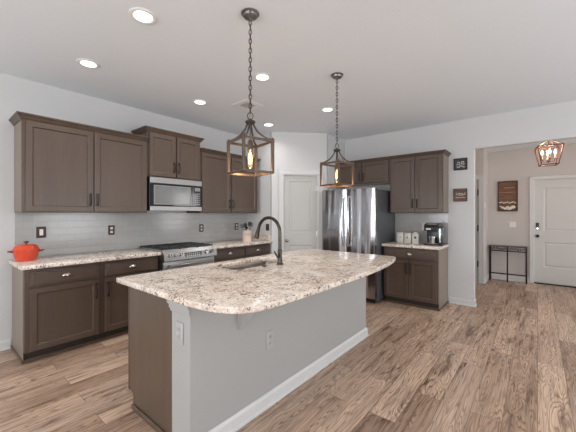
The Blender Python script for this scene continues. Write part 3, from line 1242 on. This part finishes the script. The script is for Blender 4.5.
# ---------------------------------------------------------------- refrigerator
FRX, FRY1, FRY0 = 4.36, 2.850, 1.893
fr = thing('refrigerator', 'stainless french-door refrigerator between pantry and coffee cabinet', 'refrigerator', (XB-.03, FRY1, 0), RB)
FW = FRY1-FRY0
FD = XB-.03-FRX
MB().box(.004, FW-.004, -FD+.075, 0, .02, 1.758, .004).build('fridge_body', 'fridgeside', fr)
FZ = .70


def fdoor(x0, x1, z0, z1, bulge=.012):
    q = MB()
    bm = q.bm
    nx = 12
    cols = []
    for i in range(nx+1):
        t = i/nx
        x = x0+(x1-x0)*t
        y = -FD-bulge*(1-(2*t-1)**2)**.5+bulge*.4
        if i in (0, nx):
            y = -FD+.012
        cols.append((x, y))
    poly = cols+[(x1, -FD+.07), (x0, -FD+.07)]
    q.prism(poly, z0, z1)
    return q


for (a0, a1) in ((.003, FW/2-.003), (FW/2+.003, FW-.003)):
    dr = fdoor(a0, a1, FZ+.006, 1.772).build('fridge_door', 'fridge', fr, ang=40)
    s = FW/2-.045 if a0 < .1 else FW/2+.045
    sg = -1 if a0 < .1 else 1
    q = MB()
    pts = []
    for i in range(17):
        t = i/16
        z = .86+.80*t
        pts.append((s+sg*.012*math.sin(PI*t), -FD-.030-.038*math.sin(PI*t)**.6, z))
    q.tube(pts, .013, 12)
    q.cyl((s, -FD, .875), (s, -FD-.034, .875), .012, 12)
    q.cyl((s, -FD, 1.645), (s, -FD-.034, 1.645), .012, 12)
    q.build('door_handle', 'chrome', dr)
dr = fdoor(.003, FW-.003, .085, FZ).build('freezer_drawer', 'fridge', fr, ang=40)
q = MB()
q.tube([(.1+(FW-.2)*i/12, -FD-.04-.02*math.sin(PI*i/12), .63) for i in range(13)], .013, 12)
for x in (.12, FW-.12):
    q.cyl((x, -FD, .63), (x, -FD-.044, .63), .011, 12)
q.build('drawer_handle', 'chrome', dr)
MB().box(.02, FW-.02, -FD+.05, -FD+.0745, .02, .082).build('kick_grille', 'black', fr)
for x in (.06, FW-.06):
    for y in (-.06, -FD+.15):
        MB().cyl((x, y, 0), (x, y, .0195), .02, 12).build('foot', 'black', fr)
for x in (.03, FW-.09):
    MB().box(x, x+.06, -FD+.02, -FD+.13, 1.773, 1.785, .004).build('hinge_cover', 'grey', fr)

# ---------------------------------------------------------------- lights in the ceiling
can = thing('recessed_light', 'lit recessed ceiling light nearest the viewer, top left', 'ceiling light', (1.015, 2.187, H), 0, 'recessed ceiling lights')
q = MB()
q.lathe([(.062, -.0005), (.094, -.0005), (.094, -.004), (.088, -.008), (.070, -.0085), (.062, -.004)], seg=40, close=True)
q.build('trim_ring', 'white', can)
q = MB()
q.lathe([(0, -.006), (.069, -.005), (.069, -.0015), (0, -.0015)], seg=40)
q.build('lens', 'can', can)
spots = [(1.008, 3.276, 'lit recessed ceiling light above the left wall cabinet'),
         (2.257, 2.205, 'lit recessed ceiling light between the two pendant chains'),
         (2.257, 3.311, 'lit recessed ceiling light above the cabinets beside the microwave'),
         (3.525, 2.209, 'lit recessed ceiling light just left of the far pendant chain'),
         (3.525, 3.311, 'lit recessed ceiling light close to the pantry corner')]
for (x, y, lb) in spots:
    dup(can, (x, y, H), None, lb)
for i, (x, y) in enumerate([(1.015, 2.187)]+[(s_[0], s_[1]) for s_ in spots]):
    a_ = area('can_light', (x, y, H-.02), (0, 0, -1), .13, .13, CAN_POWER, (1.0, .97, .93), 'DISK')
    a_.data.spread = math.radians(150)

# air vent
vt = thing('ceiling_vent', 'square white ceiling air vent behind the near pendant chain', 'vent', (2.72, 2.925, H), 0)
q = MB()
for (a0, a1, c0, c1) in ((-.15, .15, -.15, -.08), (-.15, .15, .08, .15), (-.15, -.08, -.08, .08), (.08, .15, -.08, .08)):
    q.box(a0, a1, c0, c1, -.008, -.0005, .002)
q.build('vent_frame', 'white', vt)
q = MB()
for i in range(8):
    y = -.070+.020*i
    b = bmesh.new()
    bmesh.ops.create_cube(b, size=1)
    q.merge(b, Matrix.Translation((0, y, -.009)) @ Matrix.Rotation(.7, 4, 'X') @ Matrix.Diagonal((.158, .013, .002, 1)))
q.build('louvers', 'white', vt, smooth=False)
MB().box(-.079, .079, -.079, .079, -.002, -.0006).build('duct_shade', 'grey', vt)  # grey sheet standing in for the shade behind the louvers


# ---------------------------------------------------------------- pendants
def pendant(label, loc, ang):
    t = thing('pendant_lantern', label, 'pendant light', loc, 0, 'island pendant lanterns')
    q = MB()
    q.lathe([(0, 0), (.064, 0), (.064, -.006), (.052, -.012), (.047, -.026), (.030, -.036), (.010, -.040), (.008, -.05), (0, -.05)], seg=32)
    q.build('ceiling_canopy', 'canopy', t)
    q = MB()
    ztop, zbot = -.050, -.705
    n = 20
    pitch = (ztop-zbot)/n
    for i in range(n):
        zc = ztop-pitch*(i+.5)
        a = ang+(PI/2 if i % 2 else 0)
        pts = []
        for k in range(14):
            th = 2*PI*k/14
            u = .0100*math.cos(th)
            w = (pitch*.5+.004)*math.sin(th)
            pts.append((u*math.cos(a), u*math.sin(a), zc+w))
        q.tube(pts, .0030, 6, closed=True)
    q.build('chain', 'bronze_l', t)
    q = MB()
    q.tube([(.003*math.sin(i*1.3), .003*math.cos(i*1.3), -.05-.685*i/24) for i in range(25)], .0018, 6)
    q.build('cord', 'bronze_l', t)
    q = MB()
    pts = []
    for k in range(20):
        th = 2*PI*k/20
        pts.append((.020*math.cos(th)*math.cos(ang+.4), .020*math.cos(th)*math.sin(ang+.4), -.727+.024*math.sin(th)))
    q.tube(pts, .0034, 8, closed=True)
    q.build('ring', 'bronze_l', t)
    q = MB()
    q.lathe([(0, -.748), (.006, -.748), (.008, -.758), (.032, -.761), (.037, -.767), (.037, -.775), (.020, -.781), (.012, -.795), (0, -.797)], seg=24)
    q.build('hub', 'bronze_l', t)
    rot = Matrix.Rotation(ang-PI/4, 4, 'Z')
    h = .1145
    zt, zb = -.905, -1.137
    # curved arms from hub to the corners
    for k in range(4):
        a = ang+k*PI/2
        q = MB()
        r0, r1 = .020, h*2**.5-.006
        pts = []
        for i in range(13):
            s = i/12
            r = r0+(r1-r0)*(s**1.9*.80+.20*s)
            z = -.770-(.770-.770)-(.130)*(1-(1-s)**1.35)
            pts.append((r*math.cos(a), r*math.sin(a), z))
        q.tube(pts, .0068, 8)
        q.build('arm', 'bronze_l', t)
    q = MB()
    s = .0095
    for (a, b) in ((-h, -h), (h, -h), (h, h), (-h, h)):
        q.box(a-s, a+s, b-s, b+s, zb, zt+.004, .0015)
        bb = bmesh.new()
        bmesh.ops.create_cone(bb, cap_ends=True, segments=4, radius1=s*1.3, radius2=.0005, depth=.018)
        q.merge(bb, Matrix.Translation((a, b, zt+.0125)) @ Matrix.Rotation(PI/4, 4, 'Z'))
    for z in (zt-.006, zb+.006):
        for c in (-h, h):
            q.box(-h, h, c-.007, c+.007, z-.008, z+.008, .001)
            q.box(c-.007, c+.007, -h, h, z-.008, z+.008, .001)
    q.bm.transform(rot)
    q.build('cage', 'lantern', t)
    q = MB()
    q.cyl((0, 0, -.79), (0, 0, -.905), .004, 8)
    q.lathe([(0, -.895), (.014, -.900), (.019, -.912), (.019, -.965), (.015, -.968), (0, -.968)], seg=20)
    q.build('socket', 'lantern', t)
    q = MB()
    q.lathe([(.0135, -.9685), (.017, -.975), (.021, -.988), (.021, -1.075), (.017, -1.09), (.008, -1.099), (0, -1.10)], seg=24)
    bulb = q.build('bulb', 'amber', t)
    q = MB()
    for k in range(4):
        a = k*PI/2+.3
        q.tube([(.005*math.cos(a), .005*math.sin(a), -.990), (.009*math.cos(a+.3), .009*math.sin(a+.3), -1.03), (.006*math.cos(a+.8), .006*math.sin(a+.8), -1.068)], .0013, 6)
    q.cyl((0, 0, -.97), (0, 0, -1.06), .0012, 6)
    q.build('filament', 'filament', bulb)
    pl = bpy.data.lights.new('pendant_glow', 'POINT')
    pl.energy = PENDANT_POWER
    pl.color = (1.0, .62, .30)
    pl.shadow_soft_size = .03
    po = bpy.data.objects.new('pendant_glow', pl)
    COL.objects.link(po)
    po.location = (loc[0], loc[1], loc[2]-1.115)
    return t


M['canopy'] = plain('brushed_grey_metal', srgb(124, 122, 120), 0.3, metal=.8, noise=.05)
M['bronze_l'] = plain('pendant_bronze', srgb(76, 68, 64), 0.35, metal=0.6, noise=0.1)
pendant('near square lantern pendant hanging from a chain over the island sink end', (1.487, 1.573, H), math.radians(-58.8))
pendant('far square lantern pendant hanging in front of the refrigerator cabinet', (2.71, 1.585, H), math.radians(-54.7))

# foyer lantern
LX, LY = 5.93, -.127
fl = thing('foyer_lantern', 'copper four-candle lantern hanging in the foyer near front door', 'pendant light', (LX, LY, HF))
q = MB()
q.lathe([(0, -.0005), (.06, -.0005), (.055, -.015), (.02, -.03), (0, -.032)], seg=24)
q.build('ceiling_canopy', 'copper', fl)
q = MB()
ztop = -.19
n = 6
for i in range(n):
    zc = -.03-(-ztop-.03)*(i+.5)/n
    a = PI/2*(i % 2)
    q.tube([(.009*math.cos(2*PI*k/12)*math.cos(a), .009*math.cos(2*PI*k/12)*math.sin(a), zc+.018*math.sin(2*PI*k/12)) for k in range(12)], .002, 6, closed=True)
q.build('chain', 'copper', fl)
q = MB()
rotl = math.radians(8)


def cor(r, k, z):
    a = rotl+PI/4+k*PI/2
    return (r*math.cos(a), r*math.sin(a), z)


zA, zB, zC = -.225, -.315, -.585     # apex, shoulder, base
rA, rB, rC = .03, .200, .136
for k in range(4):
    q.tube([cor(rA, k, zA), cor(rB, k, zB)], .008, 6)
    q.tube([cor(rB, k, zB), cor(rC, k, zC)], .008, 6)
    q.tube([cor(rB, k, zB), cor(rB, k+1, zB)], .008, 6)
    q.tube([cor(rC, k, zC), cor(rC, k+1, zC)], .008, 6)
    q.tube([cor(rA, k, zA), cor(rA, k+1, zA)], .005, 6)
q.cyl((0, 0, -.19), (0, 0, -.53), .006, 8)
q.build('cage', 'copper', fl)
q = MB()
q.sphere((0, 0, -.53), .02)
for k in range(4):
    a = rotl+k*PI/2
    q.tube([(0, 0, -.53), (.03*math.cos(a), .03*math.sin(a), -.545), (.065*math.cos(a), .065*math.sin(a), -.53), (.075*math.cos(a), .075*math.sin(a), -.50)], .005, 6)
    q.lathe([(0, 0), (.02, 0), (.02, .006), (.01, .008), (0, .008)], (.075*math.cos(a), .075*math.sin(a), -.502), 16)
q.build('candle_arms', 'copper', fl)
for k in range(4):
    a = rotl+k*PI/2
    c = (.075*math.cos(a), .075*math.sin(a), -.494)
    q = MB()
    q.cyl(c, (c[0], c[1], c[2]+.06), .009, 12)
    cd = q.build('candle_sleeve', 'cream', fl)
    q = MB()
    q.lathe([(0, 0), (.008, 0), (.015, .02), (.016, .035), (.010, .058), (.003, .075), (0, .078)], (c[0], c[1], c[2]+.0605), 14)
    q.build('candle_bulb', 'candle', cd)
pl = bpy.data.lights.new('lantern_glow', 'POINT')
pl.energy = LANTERN_POWER
pl.color = (1.0, .74, .50)
pl.shadow_soft_size = .06
po = bpy.data.objects.new('lantern_glow', pl)
COL.objects.link(po)
po.location = (LX, LY, HF-.33)

# ---------------------------------------------------------------- switch and outlet plates


def plate(label, loc, rz, mat_plate, mat_in, w=.076, h=.118, kind='outlet', group=None, n=1):
    nm = {'outlet': 'wall_outlet', 'switch': 'light_switch'}[kind]
    t = thing(nm, label, 'outlet' if kind == 'outlet' else 'switch', loc, rz, group)
    MB().box(-w/2, w/2, -.007, -.0005, -h/2, h/2, .003, 2).build('cover_plate', mat_plate, t)
    for i in range(n):
        xo = (i-(n-1)/2)*.046
        q = MB()
        if kind == 'outlet':
            for s_ in (-1, 1):
                q.box(xo-.015, xo+.015, -.0095, -.0072, s_*.024-.014, s_*.024+.014, .004, 2)
            b = q.build('receptacle', mat_in, t)
            q = MB()
            for s_ in (-1, 1):
                q.box(xo-.007, xo-.005, -.0100, -.0096, s_*.024-.004, s_*.024+.006)
                q.box(xo+.005, xo+.007, -.0100, -.0096, s_*.024-.004, s_*.024+.006)
            q.build('slots', 'black', b, smooth=False)
        else:
            q.box(xo-.016, xo+.016, -.0105, -.0072, -.033, .033, .003)
            q.build('rocker', mat_in, t)
    return t


M['plate'] = plain('bronze_plate', srgb(72, 52, 42), .4, metal=.3, noise=.05)
g1 = 'dark bronze wall plates on the tile backsplash'
plate('wide bronze switch plate above the red pot', (.832, YL-.0095, 1.178), 0, 'plate', 'white', .085, .122, 'switch', g1)
plate('bronze outlet plate on tile left of the stove', (1.534, YL-.0095, 1.173), 0, 'plate', 'white', group=g1)
plate('bronze outlet plate on tile just right of the stove', (2.862, YL-.0095, 1.150), 0, 'plate', 'white', group=g1)
plate('bronze outlet plate left of the utensil crock', (3.596, YL-.0095, 1.150), 0, 'plate', 'white', group=g1)
plate('bronze plate on short return wall behind the faucet arch', (3.8595, 3.645, 1.143), RB, 'plate', 'plate', group=g1)
plate('pale grey outlet plate on the narrow near end of island half wall', (IX0-.0001, 1.60, .690), RB, 'islandplate', 'islandplate', .078, .125)
plate('pale outlet plate on the long grey side of island', (1.607, IYW-.0001, .468), 0, 'islandplate', 'islandplate', .078, .125)
pg = plate('white outlet with plug on tile beside the coffee maker', (XB-.0095, 1.42, 1.17), RB, 'white', 'white', .085, .12)
MB().box(-.02, .02, -.035, -.0105, .005, .042, .005).build('plug', 'white', pg)
plate('white double switch plate above the console table', (XF-.0001, .400, 1.160), RB, 'white', 'white', .118, .118, 'switch', n=2)
plate('small white switch on return wall beside foyer corner', (7.25, .8199, 1.55), 0, 'white', 'white', .076, .118, 'switch')

# ---------------------------------------------------------------- red pot
pot = thing('dutch_oven', 'glossy orange-red enameled pot with lid on left granite counter', 'pot', (.668, 3.935, .9145), math.radians(-12))
q = MB()
q.lathe([(0, 0), (.072, 0), (.080, .004), (.094, .045), (.101, .088), (.103, .104), (.098, .104), (.096, .088), (.088, .045), (.074, .010), (0, .008)], seg=48)
q.build('pot_body', 'red', pot)
q = MB()
q.lathe([(.106, .105), (.107, .112), (.100, .122), (.092, .142), (.080, .154), (.05, .161), (0, .163), (0, .155), (.05, .152), (.078, .146), (.094, .118), (.096, .105)], seg=48)
lid = q.build('lid', 'red', pot)
q = MB()
q.lathe([(0, 0), (.008, 0), (.008, .010), (.020, .016), (.022, .023), (.014, .028), (0, .029)], (0, 0, .1635), 24)
q.build('lid_knob', 'copper', lid)
for s_ in (-1, 1):
    q = MB()
    q.tube([(s_*.094, -.030, .088), (s_*.120, -.026, .094), (s_*.134, 0, .096), (s_*.120, .026, .094), (s_*.094, .030, .088)], .0065, 8)
    q.build('handle', plain('dark_red_enamel', srgb(120, 36, 24), .2) if s_ < 0 else bpy.data.materials['dark_red_enamel'], pot)

# ---------------------------------------------------------------- utensil crock
CX, CY = 3.435, 3.715
cr = thing('utensil_crock', 'cream ceramic crock holding dark cooking utensils on right granite counter', 'crock', (CX, CY, .9145), 0)
q = MB()
q.lathe([(0, 0), (.066, 0), (.072, .006), (.072, .178), (.075, .186), (.070, .190), (.066, .182), (.066, .01), (0, .01)], seg=40)
q.build('crock_body', 'cream', cr)
q = MB()
for k in range(9):
    a = math.radians(-160+9*k+ (2 if k % 2 else 0))
    r = .0725
    c = (r*math.cos(a), r*math.sin(a), .125)
    q.sphere(c, .004, (1, 1, 1.6+.8*(k % 3)), 8)
q.build('lettering', 'grey', cr)


def utensil(kind, label, p0, p1):
    """stands in the crock; p0 and p1 are (across, deep, up) in metres from the crock's base centre"""
    across = Vector((.636, -.772, 0))
    deep = Vector((.772, .636, 0))
    c = Vector((CX, CY, .9145))
    a = c+across*p0[0]+deep*p0[1]+Vector((0, 0, p0[2]))
    b = c+across*p1[0]+deep*p1[1]+Vector((0, 0, p1[2]))
    L = (b-a).length-.035
    q = MB()
    q.cyl((0, 0, 0), (0, 0, L), .005, 10, .0045)
    if kind == 'spoon':
        q.sphere((0, 0, L+.030), .034, (1, .35, 1.2))
    elif kind == 'ladle':
        q.lathe([(0, 0), (.018, .004), (.027, .018), (.030, .032), (.027, .032), (.024, .018), (.016, .006), (0, .004)], (0, 0, L), 20)
    elif kind == 'spatula':
        q.box(-.030, .030, -.003, .003, L-.004, L+.066, .002)
    elif kind == 'whisk':
        for k in range(4):
            an = k*PI/4
            for sg in (-1, 1):
                q.tube([(sg*.022*math.sin(PI*j/12)*math.cos(an), sg*.022*math.sin(PI*j/12)*math.sin(an), L+.036-.036*math.cos(PI*j/12)) for j in range(13)], .002, 5)
    o = q.build('cooking_utensil', 'black')
    tag(o, label, 'utensil', 'dark utensils standing in the crock')
    z = (b-a).normalized()
    x = (across-z*across.dot(z)).normalized()
    y = z.cross(x)
    m = Matrix((x, y, z)).transposed().to_4x4()
    o.matrix_world = Matrix.Translation(a) @ m
    return o


utensil('spatula', 'dark flat spatula leaning left out of the cream crock', (-.013, 0, .014), (-.076, 0, .265))
utensil('spoon', 'dark round spoon left of centre in the crock, behind the others', (-.014, .024, .014), (-.032, .052, .275))
utensil('ladle', 'dark ladle in the middle of the cream crock, nearest the front', (.0, -.022, .014), (.0, -.048, .25))
utensil('spoon', 'dark spoon standing tallest at right rear of the crock', (.014, .024, .014), (.042, .050, .300))
utensil('whisk', 'dark whisk leaning out over the right rim of the crock', (.013, 0, .014), (.080, -.008, .280))

# ---------------------------------------------------------------- canisters and coffee maker
M['ink'] = plain('dark_ink', srgb(40, 36, 34), .6)


def canister(label, loc, w, h, house, mark):
    t = thing('canister', label, 'canister', loc, RB, 'white kitchen canisters on coffee counter')
    q = MB()
    if house:
        q.prism([(-w/2, 0), (w/2, 0), (w/2, h*.78), (.012, h*.98), (-.012, h*.98), (-w/2, h*.78)], -w*.42, w*.42,
                Matrix(((1, 0, 0, 0), (0, 0, 1, 0), (0, 1, 0, 0), (0, 0, 0, 1))))
        q.build('canister_body', 'canister', t, smooth=False)
        q = MB()
        q.cyl((0, 0, h*.985), (0, 0, h*1.04), .008, 10)
        q.sphere((0, 0, h*1.07), .010, seg=10)
        q.build('lid_knob', 'grey', t)
    else:
        q.box(-w/2, w/2, -w/2, w/2, 0, h*.86, .008, 2)
        q.build('canister_body', 'canister', t)
        q = MB()
        q.box(-w/2-.002, w/2+.002, -w/2-.002, w/2+.002, h*.865, h*.97, .006, 2)
        ld = q.build('lid', 'canister', t)
        MB().box(-w/2-.0035, w/2+.0035, -w/2-.0035, w/2+.0035, h*.975, h, .002).build('lid_rim', 'grey', ld)
    yy = -w*.42 if house else -w/2
    q = MB()
    if mark == 0:
        q.box(.012, .024, yy-.0015, yy-.0003, h*.48, h*.62, .0005)
        q.box(-.03, -.006, yy-.0015, yy-.0003, h*.52, h*.545)
    elif mark == 1:
        q.box(-.016, .010, yy-.0015, yy-.0003, h*.50, h*.54)
        q.box(-.008, .002, yy-.0015, yy-.0003, h*.46, h*.62)
    else:
        q.cyl((0, yy-.0003, h*.52), (0, yy-.0018, h*.52), .017, 16)
    q.build('emblem', 'ink', t, smooth=False)
    return t


canister('left white square canister next to the refrigerator', (4.92, 1.698, .9145), .104, .172, False, 0)
canister('middle white square canister with small grey mark', (4.92, 1.580, .9145), .104, .172, False, 1)
canister('right house-shaped white canister with dark round mark', (4.92, 1.465, .9145), .096, .182, True, 2)

cm = thing('coffee_maker', 'black single-serve coffee maker with silver trim on short granite counter', 'coffee maker', (4.93, 1.185, .9145), RB)
cm.scale = (1.2, 1.1, 1.04)
q = MB()
q.box(-.105, .105, -.16, .13, 0, .022, .006, 2)
q.build('base', 'black', cm)
MB().box(-.07, .045, -.15, -.045, .0225, .030, .003).build('drip_tray', 'grey', cm)
q = MB()
q.box(-.10, .06, -.02, .12, .0225, .215, .012, 3)
q.build('column', 'black', cm)
q = MB()
q.box(.0605, .108, -.10, .12, .0225, .26, .014, 3)
tank = q.build('water_tank', plain('smoky_tank', srgb(70, 72, 74), .1), cm)
MB().box(.062, .074, -.104, -.1005, .04, .24, .001).build('tank_edge', 'chrome', tank)
q = MB()
q.prism([(-.15, .205), (-.155, .265), (-.12, .300), (-.02, .315), (.10, .305), (.12, .28), (.12, .2155), (-.02, .2155), (-.02, .205)], -.10, .0595, mt)
hd = q.build('brew_head', 'black', cm, ang=30)
q = MB()
q.tube([(-.085, -.145, .292), (-.05, -.165, .300), (-.02, -.170, .302), (.01, -.165, .300), (.045, -.145, .292)], .008, 10)
q.build('lid_handle', 'chrome', hd)
MB().box(-.075, -.02, -.1575, -.1555, .222, .240, .0005).build('badge', 'white', hd)
q = MB()
q.lathe([(0, 0), (.034, 0), (.038, .09), (.034, .09), (.031, .006), (0, .005)], (-.015, -.10, .0305), 24)
tag(q.build('travel_cup', 'chrome'), 'silver cup standing in the coffee maker tray', 'cup')
bpy.context.view_layer.update()
cup = bpy.data.objects['travel_cup']
cup.matrix_world = cm.matrix_world.copy() if False else Matrix.Translation((4.93, 1.185, .9145)) @ Matrix.Rotation(RB, 4, 'Z') @ Matrix.Diagonal((1.2, 1.1, 1.04, 1))


# ---------------------------------------------------------------- wall signs
def stroke(mb, pts, w, y):
    """flat brush stroke in the x-z plane, slightly proud of a sign"""
    mb.tube([(x, y, z) for x, z in pts], w, 6)


s1 = thing('wall_sign', 'dark framed sign with white swirls, upper of two', 'sign', (XB-.0005, .903, 2.132), RB)
q = MB()
w_, h_ = .092, .090
q.box(-w_, w_, -.012, -.0005, -h_, h_, .003)
q.build('sign_board', plain('charcoal_board', srgb(66, 64, 64), .6, noise=.15), s1)
q = MB()
for (a0, a1, c0, c1) in ((-w_, w_, h_-.018, h_), (-w_, w_, -h_, -h_+.018), (-w_, -w_+.018, -h_+.018, h_-.018), (w_-.018, w_, -h_+.018, h_-.018)):
    q.box(a0, a1, -.020, -.0125, c0, c1, .002)
q.build('frame', 'ink', s1)
q = MB()


def swirl(cx, cz, r0, r1, a0, a1, n=16):
    return [(cx+(r0+(r1-r0)*i/n)*math.cos(a0+(a1-a0)*i/n), cz+(r0+(r1-r0)*i/n)*math.sin(a0+(a1-a0)*i/n)) for i in range(n+1)]


stroke(q, swirl(-.030, .018, .030, .006, -2.5, 3.5), .0045, -.0135)
stroke(q, swirl(.034, .022, .030, .006, 5.5, -1.0), .0055, -.0135)
stroke(q, [(-.055, -.035), (-.02, -.050), (.01, -.030), (.055, -.045)], .0045, -.0135)
stroke(q, [(-.045, -.058), (0, -.012), (.05, -.058)], .003, -.0135)
q.build('white_lettering', plain('chalk_white', srgb(214, 214, 214), .7), s1)

s2 = thing('wall_sign', 'brown wooden plank sign with pale lettering, lower of two', 'sign', (XB-.0005, .905, 1.663), RB)
q = MB()
for i in range(4):
    q.box(-.09, .09, -.014, -.0005, -.085+.0428*i, -.085+.0428*i+.0415, .002)
q.build('sign_board', 'signbrown', s2)
q = MB()
for (a0, a1, c0, c1) in ((-.094, .094, .0865, .098), (-.094, .094, -.098, -.0865), (-.094, -.08, -.086, .086), (.08, .094, -.086, .086)):
    q.box(a0, a1, -.022, -.0145, c0, c1, .002)
q.build('frame', plain('dark_walnut', srgb(74, 52, 44), .5), s2)
q = MB()
stroke(q, [(-.055, .035), (-.050, -.005), (-.040, .030), (-.030, -.005), (-.022, .030)], .005, -.0155)
stroke(q, swirl(-.002, .012, .014, .016, 0, 6.2), .0045, -.0155)
stroke(q, [(.022, -.004), (.024, .028), (.036, .020), (.038, -.004), (.060, .010), (.066, .034)], .0045, -.0155)
stroke(q, [(-.06, -.040), (-.03, -.034), (.0, -.042), (.03, -.034), (.06, -.040)], .004, -.0155)
q.build('pale_lettering', plain('pale_paint', srgb(214, 200, 186), .7), s2)

# ---------------------------------------------------------------- foyer artwork
ar = thing('wall_art', 'tall rustic wood panel with white cotton blooms above console table', 'wall decoration', (XF-.0005, .478, 1.742), RB)
aw, ah = .168, .312
q = MB()
npk = 7
for i in range(npk):
    z0 = -ah+.02+(2*ah-.04)*i/npk
    q.box(-aw+.014, aw-.014, -.018, -.0005, z0+.001, z0+(2*ah-.04)/npk-.001, .002)
q.build('planks', 'plank_a', ar)
q = MB()
for (a0, a1, c0, c1) in ((-aw, aw, ah-.018, ah), (-aw, aw, -ah, -ah+.018), (-aw, -aw+.0135, -ah+.0185, ah-.0185), (aw-.0135, aw, -ah+.0185, ah-.0185)):
    q.box(a0, a1, -.045, -.0005, c0, c1, .002)
q.build('frame', plain('dark_frame', srgb(62, 42, 34), .5), ar)
q = MB()
q.box(-.06, .12, -.024, -.0185, .165, .185, .002)
q.box(-.145, .145, -.022, -.0185, .075, .088, .002)
q.build('light_slat', 'plank_b', ar)
M['cotton'] = plain('white_cotton', srgb(236, 226, 214), .9)
q = MB()
for i in range(9):
    q.sphere((-.13+.032*i, -.032, -.13+.012*math.sin(i*2.1)), .017, (1.2, .6, .7), 10)
q.build('upper_garland', 'cotton', ar)
q = MB()
for (x, z, r) in ((-.085, -.235, .026), (-.04, -.255, .03), (.0, -.225, .026), (.045, -.25, .034), (.09, -.225, .038), (.02, -.265, .026), (-.12, -.21, .016)):
    q.sphere((x, -.036, z), r, (1.1, .5, .85), 12)
q.build('cotton_blooms', 'cotton', ar)

# ---------------------------------------------------------------- console table
ct = thing('console_table', 'narrow dark iron console table with scrollwork apron in foyer', 'table', (XF-.03, .778, 0), RB)
TW, TD, TH = .615, .185, .725
MB().box(-.012, TW+.012, -TD-.012, 0, TH-.018, TH, .004).build('table_top', plain('dark_brown_top', srgb(84, 66, 56), .4), ct)
for (x, y) in ((.008, -TD+.004), (TW/2, -TD+.004), (TW-.008, -TD+.004), (.008, -.02), (TW-.008, -.02)):
    MB().box(x-.012, x+.012, y-.009, y+.009, 0, TH-.0185, .002).build('leg', 'bronze', ct)
for za, zb_ in ((TH-.112, TH-.092), (.150, .172)):
    for xa, xb_ in ((.0205, TW/2-.0125), (TW/2+.0125, TW-.0205)):
        MB().box(xa, xb_, -TD-.001, -TD+.009, za, zb_).build('stretcher', 'bronze', ct, smooth=False)
q = MB()
for base in (.018, TW/2+.01):
    seg = TW/2-.03
    for i in range(3):
        cx = base+seg*(i+.5)/3
        zc = TH-.057
        sg = 1 if i % 2 else -1
        for (ox, ph) in ((-.022, 0), (.022, PI)):
            pts = [(cx+ox+(.022-.016*k/14)*math.cos(ph+sg*5.2*k/14), -TD+.004, zc+(.024-.016*k/14)*math.sin(ph+sg*5.2*k/14)) for k in range(15)]
            q.tube(pts, .0065, 6)
q.build('scrollwork', 'bronze', ct)
